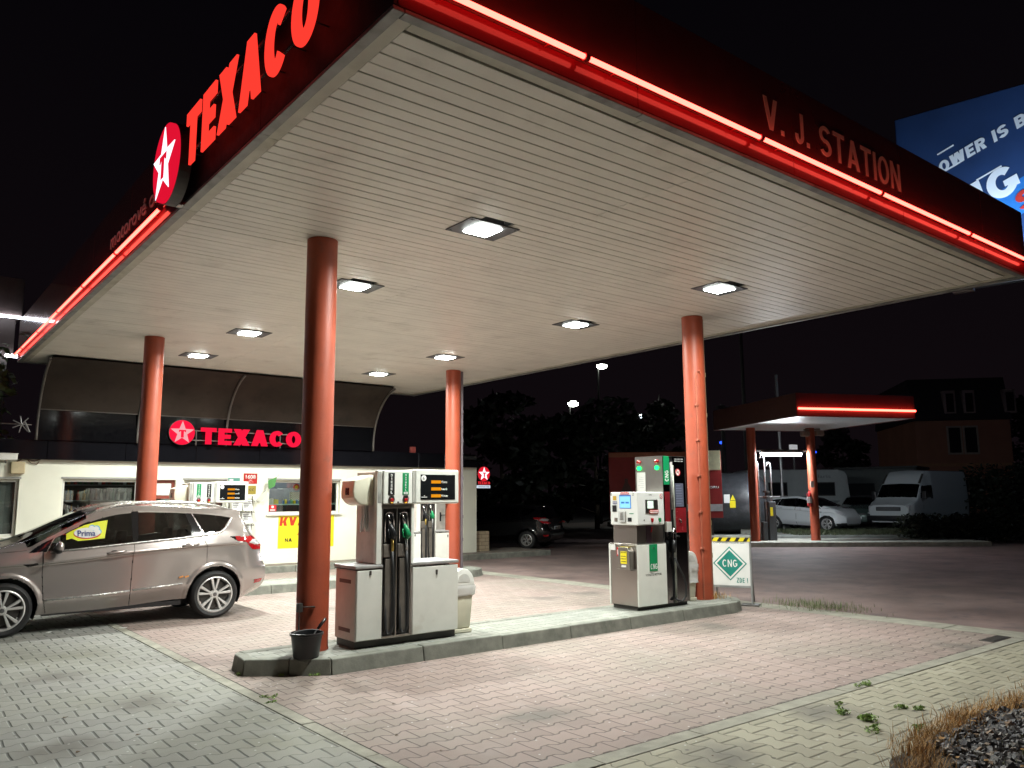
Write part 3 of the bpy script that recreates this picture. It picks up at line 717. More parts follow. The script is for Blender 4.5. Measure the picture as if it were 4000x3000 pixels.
for z in (.775, .725, .69, .655): text('lettering', {.775: 'DEJ POZOR', .725: 'NEPOUŽITÉ', .69: 'DOKLADY', .655: 'UTRŽENÉ'}[z], (-.1065, .195, z), LX, ZU, .10, .016, INK, q2, depth=.0006, bold=.03)
g = MB(); g.box(-.092, .07, .857, -.03, .235, .860); g.build('notice', YEL, q)
g = MB(); g.box(-.105, .10, .585, -.101, .19, .612); g.build('notice', PAPER, q)
g = MB(); g.box(.0, .01, .545, -.11, .28, .558); g.build('ledge', STEEL, q)
# pedestal and terminal
g = MB(); g.box(.05, .03, .90, .60, .48, 1.16, .004); c = g.build('pedestal', BROWNST, r)
g = MB(); g.box(.24, .02, .905, .345, .031, 1.14, .002); g.build('pedestal_slot', mat('dark_recess', (.05, .025, .04), .5), c)
g = MB(); g.cyl((.35, .015, 1.12), (.33, .015, 1.05), .008, n=8); g.build('seal_tag', REDP, c)
g = MB(); g.box(-.012, -.06, 1.155, .535, .47, 1.615, .014); tm = g.build('terminal', mat('terminal_white', (.70, .71, .69), .35, var=.04), r)
g = MB(); g.box(.14, -.066, 1.315, .40, -.0595, 1.505, .003); g.build('screen_recess', STEEL, tm)
g = MB(); g.box(.18, -.069, 1.385, .30, -.0658, 1.49); g.build('screen', lit_print('pale_screen', (.62, .78, .66), .55), tm)
g = MB(); g.box(.215, -.071, 1.315, .405, -.0665, 1.365, .001); q = g.build('red_notice', REDP, tm)
g = MB(); g.box(.223, -.0725, 1.345, .398, -.0708, 1.357); g.box(.223, -.0725, 1.323, .398, -.0708, 1.335); g.build('notice_lines', WPRINT, q)
for x, m in ((.27, REDLENS), (.43, GREENLENS)):
    g = MB(); g.prism([(x - .022, 1.25), (x + .022, 1.25), (x + .026, 1.225), (x + .01, 1.19), (x - .01, 1.19), (x - .026, 1.225)], 'y', -.075, -.0595, .003); g.build('push_button', m, tm)
g = MB(); g.cyl((.11, -.066, 1.225), (.11, -.0595, 1.225), .01, n=8); g.build('lock', DGREY, tm)
def no_sign(p, R, ux, uz, parent, name='prohibition_sign'):
    U, Z = Vector(ux), Vector(uz); n = U.cross(Z); P = Vector(p)
    g = MB(); a = [g.bm.verts.new(P + U * x + Z * z + n * .001) for x, z in circ(0, 0, R, 28)]; g.face(a); q = g.build(name, WPRINT, parent)
    g = MB(); pts = [P + U * x + Z * z + n * .002 for x, z in circ(0, 0, R * .9, 24)]; g.tube(pts + [pts[0]], R * .1, 5, False); g.tube([P + (U - Z) * R * .62 + n * .002, P - (U - Z) * R * .62 + n * .002], R * .08, 5); g.build('ring', REDP, q)
    g = MB(); g.tube([P - U * R * .35 + n * .001, P + U * R * .2 + n * .001, P + U * R * .4 + Z * R * .2 + n * .001], R * .1, 5); g.build('symbol', INK, q)
no_sign((.48, -.061, 1.555), .033, XU, ZU, tm)
text('lettering', 'CNG', (.22, -.0605, 1.565), XU, ZU, .06, .02, mat('dark_print', (.05, .05, .05), .5), tm, depth=.0006)
# left face of the terminal
x0 = -.0125
def lp(name, y0, z0, y1, z1, m, d=.004, par=tm):
    g = MB(); g.box(x0 - d, min(y0, y1), z0, x0, max(y0, y1), z1, .0012); return g.build(name, m, par)
lp('screen_frame', .285, 1.385, .065, 1.575, BLUEP)
lp('screen', .275, 1.395, .075, 1.555, lit_print('blue_screen', (.20, .50, .90), .55), .0055)
lp('screen_button', .25, 1.455, .185, 1.48, mat('screen_blue', (.05, .22, .6), .3), .007); lp('screen_button', .165, 1.455, .10, 1.48, mat('screen_blue', (.05, .22, .6), .3), .007)
lp('red_notice', .265, 1.58, .10, 1.612, REDP); lp('notice_lines', .26, 1.59, .105, 1.596, WPRINT, .005)
text('digit', '1', (x0 - .001, .455, 1.565), LX, ZU, .014, .04, INK, tm, depth=.001); text('digit', '2', (x0 - .001, .035, 1.565), LX, ZU, .026, .042, INK, tm, depth=.001)
lp('card_sticker', .41, 1.50, .345, 1.56, mat('gold_print', (.55, .34, .04), .4)); lp('card_sticker', .415, 1.445, .335, 1.485, mat('navy_print', (.04, .05, .2), .4))
text('lettering', 'CCS', (x0 - .004, .41, 1.455), LX, ZU, .07, .022, WPRINT, tm, depth=.001, bold=.03)
lp('card_reader', .42, 1.34, .345, 1.43, BLACK, .012); lp('card_reader', .39, 1.20, .33, 1.255, STEEL, .006)
lp('keypad_hood', .285, 1.20, .165, 1.345, mat('terminal_grey', (.5, .5, .49), .4), .03); lp('keypad', .25, 1.225, .19, 1.33, STEEL, .034)
for i in range(4):
    for j in range(3): lp('key', .243 - j * .017, 1.305 - i * .023, .231 - j * .017, 1.318 - i * .023, GREYTOP, .037)
lp('green_strip', .10, 1.31, .02, 1.32, GREEN); lp('receipt_slot', .13, 1.205, .06, 1.26, BLACK, .006)
# tall column body
g = MB(); g.box(.60, .012, .05, 1.10, .52, 2.125, .006); tb = g.build('column_body', DSTEEL, r)
g = MB(); g.box(.598, -.004, .05, .735, .013, 2.13, .004); g.build('door_panel', mat('mirror_steel', (.24, .235, .24), .15, metal=1, var=.03, rvar=.02), r)
g = MB(); g.box(.815, -.006, .05, 1.085, .013, 2.128, .004); dp = g.build('door_panel', mat('mirror_steel', (.24, .235, .24), .15, metal=1, var=.03, rvar=.02), r)
g = MB(); g.box(1.085, -.008, .05, 1.104, .52, 2.13, .002); g.build('edge_strip', STEEL, r)
g = MB(); g.box(.594, .0, 1.60, .602, .53, 2.13, .002); g.box(.594, -.002, 2.12, 1.1, .53, 2.135, .003); lf = g.build('head_panel', STEEL, r)
g = MB(); g.box(.606, -.012, 1.72, .73, -.0035, 2.13, .002); q = g.build('green_plate', GREEN, r)
block('lettering', 'CNG', (.705, -.0125, 1.765), (0, 0, 1), (-1, 0, 0), .16, .075, WPRINT, q, depth=.001, t=.16, wid=.62, sp=.13)
g = MB(); g.box(.735, .002, .1, .815, .014, 2.10); g.build('hose_channel', BLACK, r)
g = MB(); g.tube([(.775, -.005, 2.05), (.77, -.012, 1.7), (.777, -.012, 1.36)], .022, 8); g.build('hose_guide', mat('worn_grey', (.25, .25, .24), .6, var=.35, scale=18), r, smooth=True)
for i in range(3):
    g = MB(); g.box(.85 + i * .07, -.01, 2.085, .905 + i * .07, -.005, 2.10); g.box(.85 + i * .07, -.01, 2.055, .905 + i * .07, -.005, 2.07); g.build('vent', GREYTOP, dp)
no_sign((.92, -.0075, 1.90), .052, XU, ZU, dp)
g = MB(); g.box(.85, -.010, 1.40, 1.03, -.0055, 1.74); q = g.build('instruction_label', mat('blue_grey_label', (.10, .11, .16), .35), dp)
for i in range(8): g = MB(); g.box(.862, -.0112, 1.70 - i * .037, random.uniform(.95, 1.02), -.0098, 1.708 - i * .037); g.build('print_line', mat('pale_blue_print', (.22, .24, .33), .5), q)
g = MB(); g.box(.835, -.0105, 1.03, 1.075, -.0055, 1.385, .002); g.build('red_reflection', mat('dark_red_reflection', (.22, .015, .02), .25), dp)  # dark red patch painted as a red reflection in the steel
g = MB(); g.box(.615, -.008, 1.18, .728, -.0035, 1.62, .002); g.build('red_reflection', mat('dark_red_reflection', (.18, .015, .02), .2), r)  # second painted red reflection, on the narrow door panel
g = MB(); g.box(.93, -.03, 1.17, .955, -.008, 1.20, .003); g.tube([(.915, -.018, 1.225), (.93, -.02, 1.215), (.945, -.02, 1.195)], .01, 6); g.build('padlock', CHROME, dp)
# nozzle and hose
g = MB(); g.box(.60, -.05, 1.05, .70, -.004, 1.19, .004); g.build('nozzle_holder', mat('holder_grey', (.5, .5, .47), .4), r)
n = thing('nozzle', None, None); n.parent = r
g = MB(); g.lathe([(.012, .16), (.016, .13), (.034, .10), (.038, .075), (.026, .07), (.026, 0), (.03, -.01), (.03, -.03), (.02, -.035)], (.735, -.055, .96), 16); g.build('coupling', CHROME, n, smooth=True, autos=50)
g = MB(); g.tube([(.735, -.055, .925), (.73, -.055, .85), (.74, -.05, .76)], [.028, .032, .02], 10); g.tube([(.75, -.06, .99), (.80, -.075, .985), (.83, -.075, .98)], .013, 8); g.build('handle', BLACK, n, smooth=True)
g = MB(); g.tube([(.74, -.05, .76), (.73, -.05, .68)], .007, 6); g.tube([(.755, -.05, .76), (.77, -.05, .66)], .007, 6); g.build('safety_wire', STEEL, n)
g = MB(); g.tube([(.745, -.05, .68), (.80, -.07, .55), (.86, -.10, .42), (.90, -.11, .28), (.885, -.11, .14), (.82, -.10, .075), (.76, -.07, .09), (.74, -.03, .12)], .014, 10); g.build('hose', RUBBER, r, smooth=True)
g = MB(); g.tube([(.79, -.02, 2.0), (.80, -.02, 1.1), (.785, -.02, .3), (.78, -.02, .05)], .018, 8); g.build('pipe', mat('pipe_grey', (.22, .23, .20), .4, metal=.5), r, smooth=True)
# signal lights on the left face of the head
GL = emit('green_signal', (.01, 1.0, .13), 5)
for y in (.445, .10):
    g = MB(); g.ball((.585, y, 1.965), .032); g.build('green_light', GL, lf, smooth=True)
    g = MB(); g.ball((.582, y + .0, 2.055), .042, (.7, 1, .72)); g.build('red_light', REDLENS, lf, smooth=True)
g = MB(); g.box(.588, .33, 1.615, .5935, .495, 1.905); g.build('paper_note', PAPER, lf)
for i in range(6):
    g = MB(); g.box(.5868, .36, 1.68 + i * .03, .5882, .36 + random.uniform(.06, .11), 1.684 + i * .03); g.build('print_line', mat('faint_print', (.45, .45, .45), .6), lf)

# ---------------------------------------------------------------- waste bins
BINW = mat('bin_white', (.74, .74, .70), .4, var=.05); BINC = mat('bin_cream', (.66, .63, .50), .45, var=.06)
def bin_(loc, label, liner):
    r = thing('waste_bin', label, 'waste bin', loc)
    g = MB(); g.box(.02, .01, 0, .28, .27, .045, .008); g.build('foot', BINC, r)
    g = MB(); v = [(.035, .02), (.265, .02), (.265, .26), (.035, .26)]; w = [(0, 0), (.30, 0), (.30, .28), (0, .28)]
    A = [g.bm.verts.new((x, y, .045)) for x, y in v]; B = [g.bm.verts.new((x, y, .50)) for x, y in w]
    fs = [g.face(A[::-1]), g.face(B)] + [g.face([A[i], A[(i + 1) % 4], B[(i + 1) % 4], B[i]]) for i in range(4)]; g.bev(fs, .02, 3)
    g.build('body', BINC, r, smooth=True, autos=40)
    g = MB(); arc = [(-.01, .53), (.31, .53)] + [(.15 + .155 * math.cos(a), .545 + .185 * math.sin(a)) for a in [PI * k / 14 for k in range(15)]]
    g.prism([(x, z) for x, z in arc], 'y', -.008, .288, .012, 2); g.build('lid', BINW, r, smooth=True, autos=40)
    g = MB(); g.prism([(.06 + .09 + .09 * math.cos(PI * k / 10), .575 + .095 * math.sin(PI * k / 10)) for k in range(11)], 'y', -.011, -.0085); g.build('flap', mat('bin_flap', (.6, .6, .57), .45), r)
    g = MB(); ring = []
    for k in range(40):
        t = k / 40 * 4; sgm = int(t); f = t - sgm
        c = [(-.012, -.012), (.312, -.012), (.312, .292), (-.012, .292)]; p, q = c[sgm], c[(sgm + 1) % 4]
        ring.append((p[0] + (q[0] - p[0]) * f, p[1] + (q[1] - p[1]) * f))
    lv = [(.535, 0), (.50, .006), (.475, .0), (.44, .004), (.42, -.003)] + ([(.30, -.002), (.26, .004)] if liner else [])
    rows = [[g.bm.verts.new((x + d * (1 if x > .15 else -1) + random.uniform(-.0015, .0015) - (.5 - z) * (x - .15) * .22, y + random.uniform(-.0015, .0015) - (.5 - z) * (y - .14) * .2 + d * (1 if y > .14 else -1), z + (random.uniform(-.009, .009) if z < .53 else 0))) for x, y in ring] for z, d in lv]
    for a, b in zip(rows, rows[1:]):
        for k in range(40): g.face([a[k], a[(k + 1) % 40], b[(k + 1) % 40], b[k]])
    g.build('liner', mat('thin_plastic', (.75, .75, .73), .3, var=.03), r, smooth=True)
bin_((5.36, 7.86, IZ), 'cream and white swing lid bin beside the nearest fuel pump', False)
bin_((9.62, 7.98, IZ), 'white bin squeezed between the gas dispenser and the right column', True)
# ---------------------------------------------------------------- bucket with squeegee
r = thing('bucket', 'black plastic bucket on the kerb in front of the near red column', 'bucket', (3.50, 7.69, IZ))
g = MB(); g.lathe([(.001, 0), (.118, 0), (.124, .01), (.152, .215), (.165, .218), (.165, .24), (.153, .243), (.146, .225), (.116, .02), (.001, .02)], n=36); g.build('pail', mat('bucket_black', (.016, .017, .02), .38, var=.2), r, smooth=True, autos=40)
g = MB(); g.cyl((0, 0, .15), (0, 0, .155), .138, n=28); g.build('water', mat('dirty_water', (.03, .035, .03), .05), r)
g = MB(); g.tube([(.155 * math.cos(a), .155 * math.sin(a) * .25 - .02, .232 + .03 * math.sin(a)) for a in [PI * k / 16 for k in range(17)]], .004, 6); g.build('handle', GREY, r)
r = thing('squeegee', 'squeegee with black grip sticking out of the black bucket', 'squeegee', (3.50, 7.69, IZ))
g = MB(); g.tube([(.0, .02, .06), (.10, .03, .22), (.145, .03, .275)], .008, 8); g.build('shaft', GREY, r)
g = MB(); g.tube([(.13, .03, .255), (.16, .03, .29), (.215, .03, .35)], [.013, .017, .016], 10); g.build('grip', BLACK, r, smooth=True)
g = MB(); g.box(-.08, .0, .05, .06, .035, .08, .006); g.build('head', BLACK, r)
# ---------------------------------------------------------------- A-board
a = Vector((10.655, 8.315, 0)); b = Vector((10.95, 7.77, 0)); d = (b - a); wB = d.length; rz = math.atan2(d.y, d.x)
r = thing('sign_board', 'white standing sign board with green diamond and striped tape by the right column', 'sign board', (a.x, a.y, 0), rz)
g = MB(); g.box(.0, -.012, .30, wB, .012, 1.04, .004); g.build('panel', mat('sign_white', (.80, .80, .78), .4, var=.03), r)
g = MB(); g.box(wB, -.018, 0, wB + .03, .018, 1.06, .004); g.box(-.03, -.018, .28, .0, .018, 1.06, .004); g.box(-.03, -.016, .265, wB + .03, .016, .30, .003); g.box(-.03, -.018, 1.04, wB + .03, .018, 1.075, .004); g.build('frame', mat('frame_grey', (.36, .37, .37), .4, metal=.5), r)
for x in (.02, wB - .02):
    g = MB(); g.tube([(x, .02, 1.03), (x, .55, .0)], .014, 8); g.build('leg', GREY, r)
g = MB(); g.box(wB - .15, -.12, 0, wB + .12, .12, .022, .004); g.build('foot', DGREY, r)
mid = wB / 2 + .005
dia = lambda R: [(mid, .64 + R), (mid + R * .99, .64), (mid, .64 - R), (mid - R * .99, .64)]
g = MB(); g.prism(dia(.265), 'y', -.0145, -.0122); e = g.build('diamond', TEAL, r)
g = MB(); g.prism(dia(.242), 'y', -.0158, -.0146); g.build('diamond_ring', WPRINT, e)
g = MB(); g.prism(dia(.205), 'y', -.0172, -.0159); g.build('diamond_field', TEAL, e)
block('lettering', 'CNG', (mid - .115, -.0174, .585), XU, ZU, .23, .115, WPRINT, e, depth=.001, t=.16, wid=.62, sp=.13)
block('lettering', 'ZDE !', (wB - .21, -.0125, .345), XU, ZU, .17, .075, TEAL, r, depth=.001, t=.15, wid=.46, sp=.13)
text('lettering', 'Compressed Natural Gas', (.07, -.0125, .945), XU, ZU, wB - .14, .035, mat('grey_green_print', (.12, .2, .17), .5), r, depth=.001)
g = MB(); g.box(-.02, -.0195, .985, wB + .02, -.0185, 1.045); q = g.build('striped_tape', YEL, r)
g = MB()
for k in range(5):
    x = k * .135 - .01; g.prism([(x, .985), (x + .055, .985), (x + .095, 1.045), (x + .04, 1.045)], 'y', -.0205, -.0196)
g.build('black_stripe', INK, q)
# ---------------------------------------------------------------- station shop
SY = 19.1; SX0, SX1 = -12.0, 13.85; WT = 2.53
sh = thing('station_shop', 'low pale station shop with dark fascia, lit windows and arched roof behind the pumps', 'shop building', (0, 0, 0))
WALL = mat('cream_render', (.80, .80, .68), .8, var=.05, scale=1.5, bump=.08, bscale=120)
# openings in the front wall: x0, x1, z0, z1
ops = [(-.9, 2.36, .98, 2.13), (3.14, 4.64, .42, 2.14), (4.70, 5.42, .15, 2.14), (5.60, 6.58, .42, 2.14), (7.60, 9.50, 1.33, 2.155), (12.42, 13.38, .15, 2.30)]
g = MB(); xs = [SX0] + [v for o in ops for v in o[:2]] + [SX1]
for a, b in zip(xs[::2], xs[1::2]): g.box(a, SY, IZ - .01, b, SY + .25, WT + .05)
for (a, b, z0, z1) in ops:
    g.box(a, SY, z1, b, SY + .25, WT + .05)
    if z0 > IZ: g.box(a, SY, IZ - .01, b, SY + .25, z0)
g.build('front_wall', WALL, sh)
g = MB(); g.box(SX1 - .25, SY + .25, 0, SX1, 27, WT + .05); g.box(SX0, 27, 0, SX1, 27.25, WT + .05); g.box(SX0, SY + .25, 0, SX0 + .25, 27, WT + .05); g.build('side_wall', WALL, sh)
g = MB(); g.box(SX0, SY + .25, IZ - .1, SX1 - .25, 27, IZ); g.build('shop_floor', mat('shop_tiles', (.4, .38, .34), .3), sh)
g = MB(); g.box(SX0, SY + .25, WT + .02, SX1 - .25, 27, WT + .1); g.build('shop_ceiling', mat('ceiling_white', (.7, .7, .68), .8), sh)
FASD = mat('shop_fascia_dark', (.006, .006, .008), .12, var=.15, coat=0, rvar=.04, spec=.18)
g = MB(); x = SX0 - .2
while x < SX1 - .3:
    n = min(x + 1.5, SX1 - 1.2)
    if n - x < .2: break
    g.box(x + .003, 18.975, 2.535, n - .003, SY - .003, 2.935, .006); x = n
g.box(SX1 - 1.2 + .003, 18.99, 2.57, SX1 + .05, SY - .003, 2.75, .006)
g.build('fascia', FASD, sh)
g = MB(); g.box(SX0, SY, 2.80, SX1, 27.2, 2.90); g.build('roof', mat('roof_felt', (.03, .03, .03), .9), sh)
# arched roof rising from the fascia to the underside of the canopy
R = 1.47; cy_, cz_ = 18.92 - R, 3.07
pr = [(cy_ + R * math.cos(a), cz_ + R * math.sin(a)) for a in [math.radians(d) for d in range(20, 80, 3)]]
g = MB(); A = [[g.bm.verts.new((x, y, z)) for y, z in pr] for x in (2.6, 10.31)]; B = [[g.bm.verts.new((x, y + .03, z + .03)) for y, z in pr] for x in (2.6, 10.31)]
for i in range(len(pr) - 1): g.face([A[0][i], A[1][i], A[1][i + 1], A[0][i + 1]]); g.face([B[0][i], B[0][i + 1], B[1][i + 1], B[1][i]])
g.build('arched_roof', mat('arch_lining', (.034, .025, .019), .6, var=.25, scale=1.4, dirt=(.015, .012, .010), spec=.2), sh, smooth=True)
g = MB(); g.box(2.6, 18.92, 2.94, 10.31, 18.94, cz_ + R * math.sin(.35) - .005); g.build('upper_glazing', mat('dark_glazing', (.004, .004, .005), .10, spec=.3), sh)
RIB = mat('rib_grey', (.12, .11, .10), .5, metal=.3)
for x in (2.57, 4.50, 6.44, 8.38, 10.33):
    g = MB(); pts = [(x, 18.895, 2.935), (x, 18.895, 3.05)] + [(x, cy_ + (R - .025) * math.cos(math.radians(d)), cz_ + (R - .025) * math.sin(math.radians(d))) for d in range(4, 80, 4)]
    g.tube(pts, .026, 8); g.build('roof_rib', RIB, sh, smooth=True)
g = MB(); g.box(2.6, 18.86, cz_ + R * math.sin(.35) - .02, 10.31, 18.90, cz_ + R * math.sin(.35) + .012); g.build('transom', RIB, sh)
# windows
FRAME = mat('window_frame_white', (.68, .68, .62), .4, var=.04); LINT = mat('lintel_grey', (.30, .30, .28), .6)
def window(a, b, z0, z1, mull=(), fr=.055, back=.09, glass_=GLASS):
    g = MB(); y0, y1 = SY + back, SY + back + .06
    g.box(a, y0, z0, a + fr, y1, z1, .006); g.box(b - fr, y0, z0, b, y1, z1, .006); g.box(a + fr, y0, z1 - fr, b - fr, y1, z1, .006); g.box(a + fr, y0, z0, b - fr, y1, z0 + fr, .006)
    for m in mull: g.box(m - fr / 2, y0 + .002, z0 + fr, m + fr / 2, y1 - .002, z1 - fr, .004)
    f = g.build('window', FRAME, sh)
    g = MB(); g.box(a + fr - .01, y0 + .025, z0 + fr - .01, b - fr + .01, y0 + .033, z1 - fr + .01); g.build('pane', glass_, f)
    g = MB(); g.box(a - .05, SY - .06, z0 - .035, b + .05, SY + .02, z0 - .002, .006); g.build('sill', FRAME, f)
    g = MB(); g.box(a - .03, SY - .012, z1 + .005, b + .03, SY - .001, z1 + .045); g.build('lintel', LINT, f)
    return f
window(-.9, 2.36, .98, 2.13, (.9,))
window(3.14, 4.64, .42, 2.14)
window(5.60, 6.58, .42, 2.14)
window(7.60, 9.50, 1.33, 2.155, (9.2,))
# brown framed shop door
DRF = mat('brown_frame', (.24, .05, .03), .45)
g = MB(); g.box(4.70, SY + .08, IZ, 4.77, SY + .15, 2.14); g.box(5.35, SY + .08, IZ, 5.42, SY + .15, 2.14); g.box(4.77, SY + .08, 2.07, 5.35, SY + .15, 2.14); g.box(4.77, SY + .08, 1.72, 5.35, SY + .15, 1.79); f = g.build('shop_door', DRF, sh)
g = MB(); g.box(4.76, SY + .10, IZ, 5.36, SY + .108, 1.73); g.build('door_glass', GLASS, f)
g = MB(); g.box(4.80, SY + .07, 1.80, 5.34, SY + .079, 2.06); g.build('door_notice', PAPER, f)
# side door of the shop
g = MB(); g.box(12.46, SY + .04, IZ, 13.34, SY + .09, 2.27, .004); f = g.build('service_door', mat('door_white', (.66, .62, .56), .45), sh)
g = MB(); g.box(12.60, SY + .025, 1.05, 12.64, SY + .04, 1.30, .004); g.tube([(12.62, SY + .02, 1.22), (12.62, SY - .03, 1.22), (12.75, SY - .03, 1.22)], .011, 8); g.build('handle', BLACK, f)
g = MB(); g.box(12.42, SY + .02, IZ, 12.46, SY + .1, 2.30); g.box(13.34, SY + .02, IZ, 13.38, SY + .1, 2.30); g.box(12.46, SY + .02, 2.27, 13.34, SY + .1, 2.30); g.build('door_frame', FRAME, f)
# curtain in the far left window
g = MB(); P = [(-.9 + i * .068, SY + .25 + .03 * math.sin(i * 1.3)) for i in range(49)]
for p, q in zip(P, P[1:]): g.quad((p[0], p[1], 1.0), (q[0], q[1], 1.0), (q[0], q[1], 2.12), (p[0], p[1], 2.12))
tag(g.build('curtain', mat('curtain_grey', (.45, .46, .46), .8)), 'pale grey net curtain behind the far left shop window', 'curtain')
# inside lighting and goods
SL = emit('shop_lamp', (1.0, .97, .86), 12)
for k, (x, y) in enumerate(((3.9, 21.2), (6.1, 21.4), (8.4, 20.6))):
    g = MB(); g.box(x - .6, y - .15, WT - .05, x + .6, y + .15, WT + .01, .01); tag(g.build('shop_ceiling_light', SL), ('flat lit lamp inside the shop above the bottle shelves', 'flat lit lamp inside the shop near the door', 'flat lit lamp inside the shop above the counter goods')[k], 'ceiling light', 'lamps inside the shop')
g = MB(); g.box(3.0, 20.9, IZ, 5.6, 21.0, 2.4); g.build('inner_wall', mat('inner_wall_olive', (.34, .31, .15), .8), sh)
g = MB(); g.box(7.2, 21.2, IZ, 10, 21.3, 2.4); g.build('inner_wall', mat('inner_wall_blue', (.16, .19, .25), .8), sh)
g = MB(); g.box(5.6, 22.2, IZ, 7.2, 22.3, 2.4); g.build('inner_wall', mat('inner_wall_grey', (.4, .42, .40), .8), sh)
WOODD = mat('dark_shelf', (.05, .04, .035), .5)
r = thing('goods_shelf', 'dark shelf of bottles seen through the shop window above the car bonnet', 'shelf', (3.42, 20.3, IZ))
g = MB(); g.box(0, .28, 0, 2.0, .32, 2.15); g.build('back_board', WOODD, r)
for z in (.5, .85, 1.2, 1.55, 1.9): g = MB(); g.box(0, 0, z - .02, 2.0, .28, z); g.build('shelf_board', mat('shelf_grey', (.22, .22, .22), .5), r)
bm_ = [mat('bottle_%s' % n, c, .15, coat=.5) for n, c in (('green', (.02, .09, .03)), ('brown', (.12, .04, .01)), ('clear', (.45, .48, .5)), ('amber', (.35, .16, .02)), ('red', (.35, .02, .02)), ('white', (.7, .7, .7)))]
meshes = []
for m in bm_:
    g = MB(); g.lathe([(.032, 0), (.036, .01), (.036, .15), (.014, .20), (.013, .255), (.015, .26), (.015, .275)], n=10); o = g.build('bottle', m, smooth=True); meshes.append(o.data); bpy.data.objects.remove(o)
for z in (1.2, 1.55, 1.9):
    x = .06
    while x < 1.95:
        o = bpy.data.objects.new('bottle', random.choice(meshes)); COL.objects.link(o)
        o.location = (3.42 + x, 20.3 + random.uniform(.08, .16), IZ + z); o.scale.z = random.uniform(.8, 1.0) if z < 1.9 else .85
        tag(o, 'bottle standing on the dark shelf behind the left shop window', 'bottle', 'bottles on the shop shelf'); x += random.uniform(.085, .17)
r = thing('fridge', 'white lit drinks fridge inside the shop beside the brown door', 'fridge', (6.1, 20.7, IZ))
g = MB(); g.box(0, 0, 0, .75, .65, 1.95, .01); g.build('body', WHITE, r)
g = MB(); g.box(.06, -.01, .2, .69, .0, 1.75); g.build('door', lit_print('fridge_light', (.5, .58, .66), .5), r)
r = thing('drinks_rack', 'rack of yellow and white packs seen through the brown framed shop door', 'rack', (4.72, 20.2, IZ))
for k in range(4): g = MB(); g.box(0, 0, .35 + k * .4, .7, .35, .38 + k * .4); g.build('board', WOODD, r)
for k in range(9):
    g = MB(); h = random.uniform(.2, .3); g.box(4.75 + k * .072, 20.25, IZ + 1.18, 4.805 + k * .072, 20.4, IZ + 1.18 + h, .004)
    tag(g.build('drink_pack', random.choice([YEL, WHITE, YEL, GREEN])), 'pack of drink standing on the rack inside the brown door', 'drink pack', 'packs on the drinks rack')
# counter goods in the right window
r = thing('counter', 'glass edged counter shelf inside the right shop window', 'counter', (7.3, 19.5, IZ))
g = MB(); g.box(0, 0, 1.40, 2.4, .5, 1.425, .003); g.build('counter_top', lit_print('glowing_glass', (.55, .8, .72), .15), r)  # counter top is given a faint glow of its own
g = MB(); g.box(0, .05, 1.1, 2.4, .5, 1.39); g.build('counter_front', mat('counter_dark', (.03, .025, .03), .4), r)
for k in range(16):
    x = 7.62 + k * .075 + random.uniform(-.02, .02); h = random.uniform(.06, .15); w = random.uniform(.03, .06)
    g = MB(); g.box(x, 19.55, IZ + 1.425, x + w, 19.62, IZ + 1.425 + h, .006)
    tag(g.build('snack_pack', random.choice([WHITE, mat('pack_blue', (.1, .25, .6), .3), mat('pack_cyan', (.3, .55, .65), .3), mat('pack_green', (.15, .45, .2), .3), YEL])), 'small shiny pack on the counter in the right shop window', 'pack', 'packs on the shop counter')
r = thing('display_stand', 'checked cardboard stand topped by a round red disc in the right shop window', 'display stand', (8.40, 19.62, IZ + 1.425))
CHK = G('checked_card'); b_ = CHK.new('ShaderNodeBsdfPrincipled'); ck = CHK.new('ShaderNodeTexChecker'); CHK.link(CHK.obj(), ck.inputs[0]); ck.inputs[1].default_value = c4((.75, .7, .55)); ck.inputs[2].default_value = c4((.14, .07, .04)); ck.inputs[3].default_value = 42
CHK.link(ck.outputs[0], b_.inputs[0]); CHK.link(b_.outputs[0], CHK.out.inputs[0])
g = MB(); g.box(0, 0, 0, .26, .1, .30, .004); g.build('card_box', CHK.mat, r)
g = MB(); g.prism(circ(.15, .42, .085, 24), 'y', .03, .05); h = g.build('red_disc', REDP, r)
g = MB(); g.prism(circ(.15, .42, .045, 20), 'y', .024, .0295); g.build('yellow_disc', YEL, h)
# things on the shop wall
def plate(name, label, cat, a, b, z0, z1, m, th=.012):
    r = thing(name, label, cat, (a, SY - .001, z0)); g = MB(); g.box(0, -th, 0, b - a, 0, z1 - z0, .003); g.build('plate', m, r); return r
p = plate('house_number_plate', 'red enamel house number plate reading 1608 on the shop wall', 'house number', 6.97, 7.30, 2.065, 2.31, mat('enamel_red', (.42, .03, .025), .25), .014)
text('number', '1608', (.045, -.0145, .115), XU, ZU, .24, .095, WPRINT, p, depth=.001, bold=.02); text('lettering', 'OBEC', (.12, -.0145, .07), XU, ZU, .09, .026, WPRINT, p, depth=.001); text('lettering', 'ČÁST 9', (.10, -.0145, .03), XU, ZU, .13, .026, WPRINT, p, depth=.001)
p = plate('wall_plaque', 'small brass coloured plaque under the house number plate', 'plaque', 7.06, 7.28, 1.82, 2.02, mat('brass_plaque', (.36, .28, .05), .4, metal=.3))
text('arrows', '<<', (.05, -.0125, .06), XU, ZU, .11, .08, DGREY, p, depth=.001)
p = plate('wall_plate', 'small green plate left of the house number plate', 'plate', 6.60, 6.88, 2.10, 2.20, mat('plate_green', (.10, .28, .23), .4)); g = MB(); g.box(.03, -.0135, .03, .12, -.0122, .07); g.build('print', WPRINT, p)
p = plate('poster', 'large yellow poster with red capitals under the right shop window, half behind the column', 'poster', 7.87, 9.35, .50, 1.285, YEL, .006)
